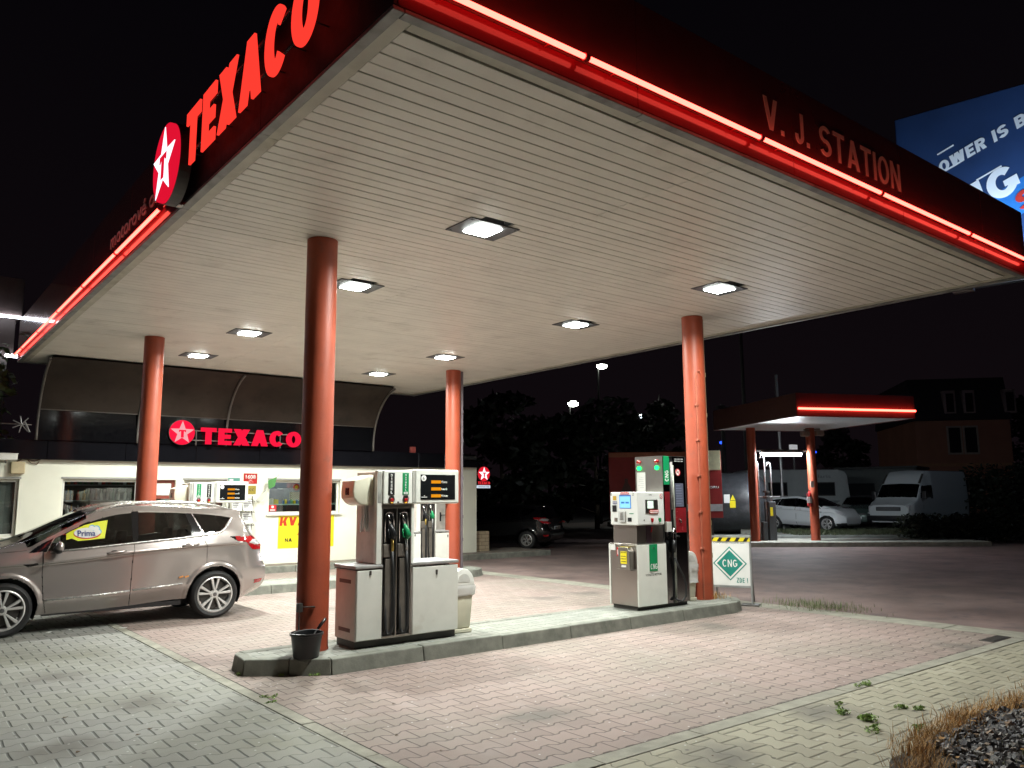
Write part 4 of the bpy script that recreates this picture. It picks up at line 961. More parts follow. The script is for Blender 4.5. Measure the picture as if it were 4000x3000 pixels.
block('lettering', 'KVAS', (.03, -.0062, .545), XU, ZU, .90, .21, mat('poster_red', (.50, .03, .01), .5), p, depth=.001, t=.24, wid=.7, sp=.12, shear=.1); block('lettering', 'NA', (.18, -.0062, .155), XU, ZU, .18, .085, INK, p, depth=.001, t=.2)
block('lettering', '1L', (.49, -.0062, .13), XU, ZU, .30, .27, mat('poster_red', (.50, .03, .01), .5), p, depth=.001, t=.24)
p = thing('window_sticker', 'small red sticker with white drop in the corner of the right shop window', 'sticker', (7.66, SY + .108, 1.40)); g = MB(); g.box(0, -.004, 0, .19, 0, .155); g.build('field', REDP, p)
g = MB(); g.prism(circ(.095, .105, .032, 20), 'y', -.0055, -.0042); g.build('drop', WPRINT, p); g = MB(); g.box(.03, -.0055, .035, .16, -.0042, .048); g.box(.03, -.0055, .015, .16, -.0042, .028); g.build('print_line', WPRINT, p)
r = thing('flag', 'little green and white flag on a slanted stick beside the right shop window', 'flag', (7.80, 18.98, 2.29))
g = MB(); g.tube([(0, 0, 0), (-.56, .0, -.66)], .006, 6); g.build('stick', GREY, r)
g = MB(); g.prism([(-.06, -.06), (-.28, -.15), (-.25, -.36), (-.10, -.28)], 'y', -.012, -.008); g.build('green_cloth', mat('flag_green', (.07, .24, .06), .7), r)
g = MB(); g.prism([(-.26, -.24), (-.33, -.40), (-.55, -.60), (-.44, -.66), (-.30, -.50)], 'y', -.006, -.002); g.build('white_cloth', mat('flag_white', (.55, .56, .48), .7), r)
r = thing('news_rack', 'wire newspaper rack with folded papers behind the rear of the car', 'newspaper rack', (6.62, 18.72, IZ))
g = MB()
for x in (0, .55): g.tube([(x, .3, 0), (x, .3, 1.62)], .014, 8)
for z in (.7, 1.0, 1.3, 1.55): g.tube([(0, .3, z), (.55, .3, z)], .007, 6); g.tube([(0, .12, z - .06), (.55, .12, z - .06)], .007, 6); [g.tube([(x, .3, z), (x, .12, z - .06)], .005, 5) for x in (0, .18, .36, .55)]
g.build('wire_frame', DGREY, r)
for k, z in enumerate((.72, 1.02, 1.32)):
    for q, x in enumerate((.03, .29)):
        g = MB(); g.prism([(.14, z - .04), (.16, z - .05), (.27, z + .20), (.25, z + .21)], 'x', x, x + .23); pp = g.build('newspaper', PAPER, r)
        g = MB()
        for i in range(4): t = .3 + i * .15; g.box(x + .02, .139 + .11 * t - .012, z - .05 + .26 * t + .008, x + .02 + random.uniform(.1, .19), .142 + .11 * t - .012, z - .05 + .26 * t + .03)
        g.build('headline', mat('news_grey', (.25, .25, .25), .7), pp)
def blob(c, a, b, n=36, wob=.0): return [(c[0] + a * math.cos(2 * PI * i / n) * (1 + wob * math.sin(i * 1.1)), c[1] + b * math.sin(2 * PI * i / n) * (1 + wob * math.cos(i * .9))) for i in range(n)]
# lit sign on the shop fascia: round emblem and red capitals on two rails
SRED = emit('shop_letter_red', (.92, .010, .048), 1.15); SSTAR = emit('pink_white_star', (.95, .42, .45), 1.0)
e = emblem('round_emblem', 'glowing round red emblem with pale star above the dark shop fascia', (5.418, 18.86, 3.204), (1, 0, 0), .278, SRED, SSTAR, .06)
t = thing('letter_sign', 'glowing red capital letters on two rails above the dark shop fascia', 'sign', (5.836, 18.84, 2.957))
block('letter', 'TEXACO', (0, 0, 0), XU, ZU, 2.42, .379, SRED, t, depth=.06, t=.27, wid=.74, sp=.13, split=True)
g = MB(); g.box(-.25, .01, .07, 2.4, .03, .095); g.box(-.25, .01, .29, 2.4, .03, .315)
for x in (-.1, .9, 1.9): g.box(x, .03, .0, x + .02, .14, .02); g.box(x, .012, -.03, x + .02, .03, .32)
g.build('rail', mat('sign_rail', (.12, .10, .09), .4, metal=.4), t)
# projecting lit sign at the right end of the shop
DR2 = emit('small_red_disc', (.75, .015, .03), 1.0)
e = emblem('round_emblem', 'small glowing round emblem on the right end of the shop, above white lettering', (14.34, 19.45, 2.40), (1, 0, 0), .215, DR2, emit('small_white_star', (.9, .9, 1), 1.4), .06)
block('lettering', 'TEXACO', (-.22, -.05, -.31), XU, ZU, .44, .085, emit('small_red_letters', (.85, .03, .04), 1.0), e, depth=.01, sp=.16)
g = MB(); g.box(-.24, -.05, -.42, .24, 0, -.335, .01); g.build('white_strip', emit('small_white_strip', (.72, .82, .95), .9), e)
text('lettering', 'motorové oleje', (-.2, -.0505, -.41), XU, ZU, .4, .06, mat('sign_blue', (.1, .15, .3), .4), e, depth=.002)
g = MB(); g.box(-.51, -.02, .02, -.2, .0, .05); g.ball((-.235, -.03, -.02), .028); g.build('bracket', GREY, e)
# camera and grey box at the left end
r = thing('security_camera', 'white security camera under the dark fascia at the left of the photo', 'security camera', (2.01, 18.80, 2.455))
g = MB(); g.box(-.22, -.12, .04, .24, .06, .17, .02); g.box(-.26, -.13, .165, .25, .07, .18, .004); g.build('housing', WHITE, r)
g = MB(); g.tube([(.05, -.03, .04), (.06, .05, .0), (.06, .17, .03)], .018, 8); g.build('arm', GREY, r)
r = thing('wall_box', 'cream junction box with cables below the security camera', 'junction box', (2.18, SY, 2.235))
g = MB(); g.box(0, -.12, 0, .25, 0, .25, .02); g.build('case', mat('box_cream', (.5, .42, .26), .5), r)
g = MB(); g.tube([(.1, -.05, .25), (.2, -.04, .31), (.42, -.03, .27), (.52, -.03, .30)], .012, 6); g.tube([(.3, -.03, .28), (.36, -.03, .22), (.46, -.03, .20), (.50, -.03, .26)], .009, 6); g.build('cable', mat('cable_brown', (.14, .09, .06), .6), r)
r = thing('string_ornament', 'bare wire star ornament hanging on a cable left of the arched roof', 'ornament', (2.25, 18.5, 3.2))
g = MB(); g.tube([(-3, .3, .14), (-1.5, .2, .03), (0, 0, 0)], .012, 6); g.build('cable', DGREY, r)
g = MB()
for k in range(7): a = k * 2 * PI / 7; g.tube([(0, 0, 0), (.17 * math.cos(a), 0, .17 * math.sin(a))], .010, 5)
g.tube([(.05, 0, .05), (.14, 0, -.15)], .02, 6); g.build('star_wire', GREY, r)
g = MB(); g.box(0, 0, 0, .16, .08, .16, .01); o = tag(g.build('alarm_box', mat('alarm_red', (.30, .06, .05), .5)), 'small red alarm box on the shop roof right of the near column', 'alarm box'); o.location = (11.55, 19.0, 2.94)
# low brick stub beside the shop
BR = G('brick'); b_ = BR.new('ShaderNodeBsdfPrincipled'); BR.link(b_.outputs[0], BR.out.inputs[0]); bt = BR.new('ShaderNodeTexBrick'); mp = BR.new('ShaderNodeMapping'); mp.inputs['Rotation'].default_value = (PI / 2, 0, 0)
BR.link(BR.obj(), mp.inputs[0]); BR.link(mp.outputs[0], bt.inputs[0])
for n_, v in (('Color1', (.50, .40, .27, 1)), ('Color2', (.42, .33, .22, 1)), ('Mortar', (.16, .12, .09, 1)), ('Scale', 1.0), ('Mortar Size', .006), ('Brick Width', .25), ('Row Height', .105)): bt.inputs[n_].default_value = v
BR.link(bt.outputs[0], b_.inputs[0]); b_.inputs['Roughness'].default_value = .85
g = MB(); g.box(13.88, 19.22, 0, 14.40, 19.6, .72, .01); tag(g.build('brick_wall', BR.mat), 'short low wall of pale bricks at the right corner of the shop', 'brick wall')
# ---------------------------------------------------------------- vehicles: lofted bodies, x from front (0) to rear (L), both sides mirrored
def pchip(xk, yk, x):
    xk, yk, x = np.asarray(xk, float), np.asarray(yk, float), np.asarray(x, float)
    h = np.diff(xk); dl = np.diff(yk) / h; d = np.zeros(len(xk)); d[0], d[-1] = dl[0], dl[-1]
    for i in range(1, len(xk) - 1):
        if dl[i - 1] * dl[i] > 0:
            w1, w2 = 2 * h[i] + h[i - 1], h[i] + 2 * h[i - 1]; d[i] = (w1 + w2) / (w1 / dl[i - 1] + w2 / dl[i])
    i = np.clip(np.searchsorted(xk, x) - 1, 0, len(xk) - 2); t = np.clip((x - xk[i]) / h[i], 0, 1)
    return ((1 + 2 * t) * (1 - t) ** 2 * yk[i] + t * (1 - t) ** 2 * h[i] * d[i] + t * t * (3 - 2 * t) * yk[i + 1] + t * t * (t - 1) * h[i] * d[i + 1])
def cv(pts, x): return pchip([p[0] for p in pts], [p[1] for p in pts], x)
def inpoly(poly, x, z):
    r = np.zeros(x.shape, bool); n = len(poly)
    for i in range(n):
        (x1, z1), (x2, z2) = poly[i], poly[(i + 1) % n]
        if z1 == z2: continue
        c = ((z1 > z) != (z2 > z)) & (x < (x2 - x1) * (z - z1) / (z2 - z1) + x1); r ^= c
    return r
def dline(pts, x, z):
    d = np.full(x.shape, 9.)
    for (a, b), (c, e) in zip(pts, pts[1:]):
        t = np.clip(((x - a) * (c - a) + (z - b) * (e - b)) / ((c - a) ** 2 + (e - b) ** 2), 0, 1)
        d = np.minimum(d, np.hypot(x - a - t * (c - a), z - b - t * (e - b)))
    return d
def paint(name, col, metal=.35):
    return mat(name, col, .22, metal=metal, var=.03, scale=300, coat=1, rvar=.03)
WSGLASS = glass('windscreen_glass', (.20, .22, .21))
PLASTIC = mat('trim_plastic', (.018, .018, .02), .38)
GLOSSB = mat('gloss_black', (.008, .008, .01), .08, rvar=.02)
BTRIM = mat('bright_trim', (.72, .72, .71), .28, metal=.6, var=.03)
GAP = mat('panel_gap', (.006, .006, .006), .8)
def make_car(root, sp, body, nx=560, ns=15, detail=True):
    L, rows, sm = sp['L'], sp['rows'], sp.get('flat', ())
    xs = np.linspace(0, L, nx); nr = len(rows)
    Yk = np.array([cv(r[0], xs) for r in rows]); Zk = np.array([cv(r[1], xs) for r in rows])
    vs = np.concatenate([np.linspace(i, i + 1, ns + 1)[:-1] for i in range(nr - 1)] + [[nr - 1.]])
    Y = np.empty((nx, len(vs))); Z = np.empty_like(Y)
    for i in range(nx):
        Y[i] = pchip(np.arange(nr), Yk[:, i], vs); Z[i] = pchip(np.arange(nr), Zk[:, i], vs)
    X = np.repeat(xs[:, None], len(vs), 1); V = np.repeat(vs[None], nx, 0)
    sst = lambda t: np.clip(t, 0, 1) ** 2 * (3 - 2 * np.clip(t, 0, 1))
    f = 1 - np.clip(X / sp['rf'][0], 0, 1); r = np.clip((X - (L - sp['rr'][0])) / sp['rr'][0], 0, 1)
    Y = Y * (1 - sp['rf'][1] * f ** 2.2 - sp['rr'][1] * r ** 2.6)
    X = X + cv(sp['dxf'], Z) * f ** 1.3 + cv(sp['dxr'], Z) * sst(r)
    for (ax, az, R) in sp['arches']:
        d = np.hypot(X - ax, Z - az); Y = Y + np.where((V < sp['av']), .016 * (1 - sst((d - R) / .055 - .3)) * (d < R + .12), 0)
    xc = (X[:-1, :-1] + X[1:, 1:]) / 2; zc = (Z[:-1, :-1] + Z[1:, 1:]) / 2; vc = (V[:-1, :-1] + V[1:, 1:]) / 2; yc = (Y[:-1, :-1] + Y[1:, 1:]) / 2
    cls = np.full(xc.shape, 'body', object); side = vc < sp.get('sidev', 6.0)
    for nm, pol in sp['doors']: cls[inpoly(pol, xc, zc) & side] = nm
    for k_, (nm, pol) in enumerate(sp['areas']): cls[inpoly(pol, xc, zc) & side] = nm + '#%d' % k_
    for nm, fn in sp['top']: cls[fn(xc, yc, zc, vc)] = nm
    for k_, ln in enumerate(sp['gaps']): cls[(dline(ln, xc, zc) < sp.get('gapw', .0045)) & side & ~np.char.startswith(cls.astype(str), 'g') & ~np.char.startswith(cls.astype(str), 'dark')] = 'gap#%d' % k_
    for (ax, az, R) in sp['arches']: cls[(np.hypot(xc - ax, zc - az) < R) & (vc < sp['av'])] = 'del'
    n2 = Y.shape[1]; names = {'g0': ('side_window', DARKGLASS), 'g1': ('privacy_window', PRIVGLASS), 'ws': ('windscreen', WSGLASS), 'rg': ('rear_window', PRIVGLASS), 'dark': ('black_trim', sp.get('darkmat', GLOSSB)), 'gap': ('panel_gap', GAP),
             'red': ('tail_light', REDLENS), 'clr': ('tail_light_insert', LAMPGLASS), 'hl': ('headlight', LAMPGLASS), 'd1': ('front_door', body), 'd2': ('rear_door', body), 'body': ('body', body), 'blk': ('lower_trim', PLASTIC)}
    done = {}
    jobs = []
    for cc in sorted(set(cls.ravel()) - {'del'}):
        c = cc.split('#')[0]
        for sides in (((1, -1),) if c in ('body', 'ws', 'rg') else ((1,), (-1,))): jobs.append((cc, c, sides))
    for cc, c, sides in jobs:
        ii, jj = np.nonzero(cls == cc); vid = {}; co = []; fc = []
        def vv(i, j, s):
            k = (i, j, s) if j < n2 - 1 else (i, j, 1)
            if k not in vid:
                vid[k] = len(co); y = Y[i, j]
                if c == 'gap': y -= .012
                elif c in ('g0', 'g1', 'dark'): y -= .004
                elif c in ('red', 'clr', 'hl'): y += .004
                co.append((X[i, j], -s * y, Z[i, j]))
            return vid[k]
        for i, j in zip(ii.tolist(), jj.tolist()):
            for s in sides:
                q = [vv(i, j, s), vv(i + 1, j, s), vv(i + 1, j + 1, s), vv(i, j + 1, s)]
                fc.append(q if s == 1 else q[::-1])
        if c == 'body':   # close the two ends
            for i, fl in ((0, 1), (nx - 1, -1)):
                for j in range(n2 - 1):
                    q = [vv(i, j, 1), vv(i, j + 1, 1), vv(i, j + 1, -1), vv(i, j, -1)] if j < n2 - 2 else [vv(i, j, 1), vv(i, j + 1, 1), vv(i, j, -1)]
                    fc.append(q[::-1] if fl == 1 else q)
        me = bpy.data.meshes.new(names[c][0]); me.from_pydata(co, [], fc); me.update()
        o = link(names[c][0], me, names[c][1], root, True, 50)
        done.setdefault((c, sides[0]), o); done.setdefault(c, o)
    # underbody, liners, floor
    xa, xb = sp['arches'][0][0], sp['arches'][-1][0]; w = sp['W'] - .12
    g = MB(); g.box(.5, -w + .2, sp['floor'], L - .45, w - .2, sp['floor'] + .06); g.box(xa + .45, -w, sp['floor'], xb - .45, w, sp['floor'] + .06)
    for (ax, az, R) in sp['arches']:
        for s in (-1, 1):
            pts = [(ax + R * math.cos(math.radians(d)), az + R * math.sin(math.radians(d))) for d in range(-25, 206, 15)]
            a = [g.bm.verts.new((x, s * (w + .05), z)) for x, z in pts]; b = [g.bm.verts.new((x, s * (w - .32), z)) for x, z in pts]
            for i in range(len(pts) - 1): g.face([a[i], a[i + 1], b[i + 1], b[i]])
            g.face(b)
    g.build('underbody', BLACK, root)
    return done
TYRE = mat('tyre_rubber', (.018, .018, .019), .6, bump=.1, bscale=40)
ALLOY = mat('alloy_rim', (.72, .71, .70), .32, metal=.55, var=.04)
def wheel(root, x, y, z, R, W, rim=.235, n=5, rm=ALLOY, s=1):
    "s=-1: outer face to -y"
    t = thing('wheel', None, None, (x, y, z)); t.parent = root
    g = MB(); g.lathe([(rim, -W / 2), (rim + .01, -W / 2 - .004), (R - .04, -W / 2 - .012), (R - .012, -W / 2 + .012), (R, -W / 2 + .04), (R, W / 2 - .04), (R - .012, W / 2 - .012), (R - .04, W / 2 + .012), (rim, W / 2)], n=56, axis='y', caps=False); g.build('tyre', TYRE, t, smooth=True, autos=50)
    g = MB(); f = s * W / 2
    g.lathe([(rim + .004, f), (rim - .012, f + s * .006), (rim - .022, f - s * .01), (rim - .03, f - s * .12)], n=48, axis='y', caps=False)
    g.lathe([(.012, f - s * .008), (.045, f - s * .008), (.062, f - s * .03), (.062, f - s * .07)], n=20, axis='y')
    for k in range(n):
        for o in (-.17, .17):
            a = 2 * PI * k / n + PI / 2; a1 = a + o * .55; a2 = a + o * 1.25
            p = [(.045, a1 - .22), (.045, a1 + .22), (rim - .02, a2 + .085), (rim - .02, a2 - .085)]
            A = [g.bm.verts.new((r * math.cos(q), f - s * (.012 if r < .1 else .004), r * math.sin(q))) for r, q in p]; B = [g.bm.verts.new((r * math.cos(q), f - s * .06, r * math.sin(q))) for r, q in p]
            fs = [g.face(A), g.face(B)] + [g.face([A[i], A[(i + 1) % 4], B[(i + 1) % 4], B[i]]) for i in range(4)]; g.bev([q for q in fs if q], .005, 1)
    bmesh.ops.recalc_face_normals(g.bm, faces=g.bm.faces)
    r = g.build('rim', rm, t, smooth=True, autos=35)
    g = MB(); g.lathe([(.01, f - s * .075), (rim - .05, f - s * .075), (rim - .05, f - s * .09), (.01, f - s * .09)], n=32, axis='y'); g.build('brake_disc', DGREY, t)
    g = MB(); g.lathe([(.005, f - s * .002), (.026, f - s * .004), (.03, f - s * .012)], n=16, axis='y'); g.build('hub_cap', DSTEEL, t)
    return t
def seats(root, xs, w, h=.45, col=(.03, .03, .032)):
    m = mat('seat_cloth', col, .8)
    for x in xs:
        for y in (-w, w):
            g = MB(); g.prism([(x - .3, h), (x + .2, h), (x + .36, h + .62), (x + .24, h + .64), (x + .1, h + .15), (x - .3, h + .12)], 'y', y - .24, y + .24, .04, 2); g.prism([(x + .27, h + .65), (x + .38, h + .65), (x + .40, h + .82), (x + .30, h + .82)], 'y', y - .12, y + .12, .03, 2); g.build('seat', m, root, smooth=True, autos=45)
o_ = .34
def sh_(p): return [(a - o_, b) for a, b in p]
SUV = dict(av=5, L=4.52, W=.92, floor=.22, rf=(.85, .30), rr=(.55, .20), sidev=6.5,
  rows=[
   (sh_([(.34, .70), (1, .80), (4.2, .80), (4.86, .72)]), sh_([(.34, .26), (1.4, .23), (1.9, .24), (2.4, .245), (2.9, .265), (3.57, .30), (4.54, .25), (4.7, .27), (4.86, .30)])),
   (sh_([(.34, .84), (1, .895), (4.2, .90), (4.86, .86)]), sh_([(.34, .42), (1.8, .425), (2.47, .445), (2.9, .475), (3.6, .525), (4.86, .56)])),
   (sh_([(.34, .85), (1, .880), (2.5, .884), (4.2, .905), (4.86, .875)]), sh_([(.34, .50), (.7, .58), (1.8, .64), (2.9, .70), (3.8, .76), (4.86, .78)])),
   (sh_([(.34, .850), (1, .880), (2.5, .876), (4.2, .897), (4.86, .866)]), sh_([(.34, .57), (.55, .69), (1.3, .845), (1.84, .865), (2.29, .895), (2.89, .95), (3.89, 1.005), (4.66, 1.025), (4.86, .965)])),
   (sh_([(.34, .864), (1, .906), (2.5, .918), (4.2, .925), (4.86, .882)]), sh_([(.34, .60), (.55, .73), (1.3, .88), (1.84, .90), (2.29, .93), (2.89, .985), (3.89, 1.04), (4.66, 1.06), (4.86, 1.0)])),
   (sh_([(.34, .82), (1, .85), (1.7, .86), (3.5, .865), (4.3, .85), (4.86, .80)]), sh_([(.34, .62), (.5, .75), (.7, .86), (1.0, .965), (1.66, 1.02), (2.07, 1.055), (2.94, 1.12), (3.42, 1.15), (3.82, 1.19), (4.09, 1.225), (4.45, 1.22), (4.7, 1.13), (4.86, 1.05)])),
   (sh_([(.34, .74), (1.2, .80), (1.65, .82), (2.1, .75), (2.6, .685), (3.2, .66), (4.0, .65), (4.4, .66), (4.7, .73), (4.86, .74)]), sh_([(.34, .65), (.5, .79), (.7, .895), (1.0, .995), (1.36, 1.055), (1.66, 1.075), (1.76, 1.125), (2.07, 1.285), (2.3, 1.40), (2.53, 1.485), (2.78, 1.535), (3.03, 1.553), (3.68, 1.525), (4.08, 1.485), (4.3, 1.445), (4.5, 1.36), (4.7, 1.18), (4.86, 1.07)])),
   (sh_([(.34, .66), (1.2, .74), (1.7, .74), (2.2, .66), (2.6, .61), (3.2, .59), (4.2, .56), (4.5, .58), (4.7, .66), (4.86, .68)]), sh_([(.34, .67), (.5, .82), (.7, .92), (1.3, 1.08), (1.6, 1.16), (2.2, 1.44), (2.4, 1.53), (2.7, 1.59), (3.04, 1.62), (3.8, 1.59), (4.35, 1.55), (4.47, 1.52), (4.52, 1.45), (4.7, 1.215), (4.78, 1.12), (4.86, 1.08)])),
   (sh_([(.34, 0), (4.86, 0)]), sh_([(.34, .69), (.5, .84), (.7, .94), (1.2, 1.09), (1.42, 1.145), (2.2, 1.485), (2.5, 1.595), (3.0, 1.645), (3.8, 1.62), (4.4, 1.565), (4.5, 1.54), (4.55, 1.46), (4.7, 1.24), (4.78, 1.13), (4.86, 1.09)]))],
  dxf=[(.2, .10), (.35, .0), (.55, .0), (.7, .06), (.9, .16), (2, .2)], dxr=[(.2, -.2), (.30, -.14), (.37, -.05), (.5, 0), (.67, -.01), (.78, -.06), (.94, -.09), (1.12, -.10), (2, -.10)],
  arches=[(1.41 - o_, .35, .385), (4.04 - o_, .355, .385)],
  doors=[('d1', sh_([(1.835, .26), (1.825, 1.06), (2.915, 1.125), (2.90, .26)])), ('d2', sh_([(2.91, .26), (2.915, 1.13), (3.80, 1.19), (3.87, 1.10), (3.905, 1.0), (3.905, .80), (3.72, .70), (3.60, .50), (3.57, .27)]))],
  areas=[('dark', sh_([(1.66, 1.03), (1.86, 1.04), (1.94, 1.205), (1.76, 1.115)])),
   ('g0', sh_([(1.87, 1.045), (2.07, 1.058), (2.46, 1.085), (2.90, 1.118), (2.895, 1.525), (2.78, 1.515), (2.53, 1.465), (2.3, 1.385), (2.07, 1.268), (1.95, 1.205)])),
   ('dark', sh_([(2.90, 1.118), (2.97, 1.125), (2.985, 1.535), (2.895, 1.532)])),
   ('g0', sh_([(2.97, 1.125), (3.42, 1.155), (3.67, 1.175), (3.70, 1.28), (3.63, 1.505), (2.985, 1.532)])),
   ('dark', sh_([(3.67, 1.175), (3.85, 1.195), (3.715, 1.50), (3.63, 1.505), (3.70, 1.28)])),
   ('g1', sh_([(3.865, 1.20), (4.09, 1.23), (4.16, 1.28), (4.29, 1.425), (4.08, 1.465), (3.73, 1.497)])),
   ('dark', sh_([(4.22, 1.155), (4.36, 1.158), (4.34, 1.085)])), ('red', sh_([(4.30, 1.15), (4.90, 1.15), (4.90, .945), (4.60, .945), (4.47, 1.065), (4.33, 1.09)])),
   ('clr', sh_([(4.52, 1.06), (4.60, 1.10), (4.90, 1.10), (4.90, 1.025), (4.64, 1.02)])), ('red', sh_([(4.64, .51), (4.80, .515), (4.78, .445), (4.65, .44)])),
   ('hl', sh_([(.40, .70), (.62, .86), (1.0, .945), (.92, .875), (.6, .73)])), ('dark', sh_([(1.60, .89), (1.76, .90), (1.78, .875), (1.66, .855)])), ('blk', sh_([(.3, .22), (.95, .22), (.95, .34), (.3, .40)]))],
  top=[('ws', lambda x, y, z, v: (v > 6.28) & (x > 1.44 - o_ + .20 * (y / .8) ** 2) & (x < 2.33 - o_ + .03 * (1 - (y / .7) ** 2))),
       ('rg', lambda x, y, z, v: (v > 6.45) & (x > 4.49 - o_) & (x < 4.74 - o_))],
  gaps=[sh_(p) for p in ([(1.82, 1.03), (1.82, .89), (1.83, .68), (1.85, .44), (1.9, .25)], [(2.915, 1.55), (2.92, 1.13), (2.905, .91), (2.89, .48), (2.90, .26)], [(3.79, 1.19), (3.85, 1.12), (3.90, 1.02), (3.905, .79)], [(1.0, 1.02), (1.64, 1.06)])])
def suv(label, body, loc, rz, detail=True, nx=560, ns=15, sc=(1, 1, 1), kind='parked_car', cat='car', rim=.25, rm=ALLOY, group=None):
    r = thing(kind, label, cat, loc, rz, group)
    d = make_car(r, SUV, body, nx, ns)
    for ax in (1.41 - o_, 4.04 - o_):
        for s in (-1, 1): wheel(r, ax, s * .80, .335, .335, .21, rim, 5, rm, s)
    seats(r, (2.52 - o_, 3.35 - o_), .38)
    g = MB(); g.prism([(1.5 - o_, .7), (1.98 - o_, .75), (1.95 - o_, 1.02), (1.75 - o_, 1.05), (1.5 - o_, 1.03)], 'y', -.74, .74, .03); g.build('dashboard', BLACK, r)
    g = MB(); c = Vector((2.08 - o_, -.38, 1.0)); g.tube([c + Vector((.06 * math.sin(a), .185 * math.cos(a), .175 * math.sin(a))) for a in [2 * PI * k / 24 for k in range(25)]], .016, 8, False); g.build('steering_wheel', BLACK, r, smooth=True)
    for s in (-1, 1):
        g = MB(); g.ball((1.98 - o_, s * 1.0, 1.10), .1, (.55, 1.05, .72), 20, 12); m = g.build('door_mirror', body, r, smooth=True)
        g = MB(); g.ball((1.975 - o_, s * .985, 1.075), .1, (.58, 1.04, .66), 20, 12); g.tube([(1.95 - o_, s * .85, 1.055), (1.97 - o_, s * .97, 1.05)], .03, 8); g.build('mirror_base', PLASTIC, m, smooth=True)
        for (a, b, z0, z1) in ((2.57, 2.81, .985, 1.005), (3.54, 3.78, 1.04, 1.06)):
            g = MB(); g.tube([(a - o_, s * .91, z0), (a + .03 - o_, s * .935, z0 + .004), (b - .04 - o_, s * .938, z1), (b - o_, s * .915, z1 + .004)], [.012, .016, .015, .01], 8); g.build('door_handle', body, d['d1' if a < 3 else 'd2', -s], smooth=True)
            g = MB(); g.ball((a + .09 - o_, s * .905, z0 + .012), .045, (1.1, .3, .62)); g.build('handle_recess', GAP, d['d1' if a < 3 else 'd2', -s], smooth=True)
        if detail:
            g = MB(); g.tube([(x - o_, s * y, z) for x, y, z in ((2.33, .66, 1.495), (2.46, .65, 1.57), (2.72, .625, 1.632), (3.05, .605, 1.665), (3.5, .595, 1.662), (3.85, .59, 1.64), (4.1, .585, 1.605), (4.25, .58, 1.565), (4.33, .58, 1.545))], [.012, .017, .02, .02, .02, .02, .018, .014, .008], 8); g.build('roof_rail', mat('rail_silver', (.68, .68, .66), .28, metal=1, var=.04), r, smooth=True)
            g = MB(); g.tube([(x - o_, s * (y + .012), z) for x, y, z in ((1.9, .862, 1.035), (2.4, .870, 1.07), (2.92, .872, 1.112), (3.42, .872, 1.147), (3.82, .868, 1.184), (4.07, .862, 1.212), (4.14, .85, 1.25), (4.22, .80, 1.33), (4.30, .715, 1.425))], .010, 6); g.build('window_trim', BTRIM, r, smooth=True)
            g = MB(); g.tube([(x - o_, s * (y + .006), z) for x, y, z in ((1.86, .902, .425), (2.47, .906, .447), (2.88, .906, .472))], .011, 6); g.tube([(x - o_, s * (y + .006), z) for x, y, z in ((2.92, .906, .477), (3.25, .907, .497), (3.57, .908, .522))],   .011, 6); g.build('side_strip', BTRIM, r, smooth=True)
    return r, d
car_paint = paint('bronze_grey_paint', (.42, .378, .362), .6)
r, d = suv('bronze grey sport utility car pulled up at the pumps, nose out of the left edge', car_paint, (o_, 12.93, 0), 0)
text('lettering', 'VIGNALE', (1.68 - o_, -.9105, .935), XU, ZU, .13, .014, DSTEEL, r, depth=.001)
# yellow sticker on the front side window, shaped to the glass
def side_y(x, z):
    vs = np.linspace(3, 6.2, 320); Yq = [float(cv(q[0], np.array([x]))[0]) for q in SUV['rows']]; Zq = [float(cv(q[1], np.array([x]))[0]) for q in SUV['rows']]
    zz = pchip(np.arange(len(Zq)), Zq, vs); return float(np.interp(z, zz, pchip(np.arange(len(Yq)), Yq, vs)))
st_ = thing('window_sticker', 'yellow sticker lettered Prima on the front side window of the bronze grey car', 'sticker', (o_, 12.93, 0))
def on_glass(o, off):
    for v in o.data.vertices: v.co.y = -(side_y(v.co.x, v.co.z) + off)
    o.data.update()
def patch(name, poly, m, off, par=st_, n=1):
    g = MB(); g.face([g.bm.verts.new((x - o_, 0, z)) for x, z in poly]); bmesh.ops.triangulate(g.bm, faces=g.bm.faces[:])
    if n: bmesh.ops.subdivide_edges(g.bm, edges=g.bm.edges[:], cuts=3, use_grid_fill=True)
    for f in g.bm.faces:
        f.normal_update()
    bmesh.ops.recalc_face_normals(g.bm, faces=g.bm.faces); o = g.build(name, m, par); on_glass(o, off); return o
patch('field', [(2.085, 1.255), (2.13, 1.285), (2.30, 1.365), (2.45, 1.405), (2.59, 1.425), (2.545, 1.185), (2.225, 1.16), (2.195, 1.19), (2.15, 1.195), (2.085, 1.18)], mat('sticker_yellow', (.76, .80, .03), .4, var=.03), .001)
ex, ez = 2.335, 1.265
patch('red_swoosh', blob((ex, ez - .012), .165, .070), REDP, .0025)
patch('white_oval', blob((ex - .002, ez), .158, .066), WPRINT, .004)
for k, (dx, dz, a) in enumerate(((.06, .062, .042), (.115, .055, .04), (.14, .012, .034))):
    patch('blue_cloud', blob((ex + dx, ez + dz), a, a), mat('cloud_blue', (.2, .5, .72), .4), .0055 + k * .0004); patch('white_cloud', blob((ex + dx - .006, ez + dz - .006), a * .82, a * .82), WPRINT, .007 + k * .0004)
o = text('lettering', 'Prima', (ex - .118 - o_, 0, ez - .045), XU, ZU, .215, .078, mat('navy_letter', (.03, .06, .25), .4), st_, depth=.001, bold=.015); on_glass(o, .0095)
g = MB()
for (x, w_) in ((3.52, .055), (3.60, .05)): g.prism([(x - o_, .60), (x + w_ - o_, .612), (x + w_ - o_, .630), (x - o_, .618)], 'y', -.928, -.905)
g.build('side_marker', mat('orange_reflector', (.62, .25, .06), .3), r)
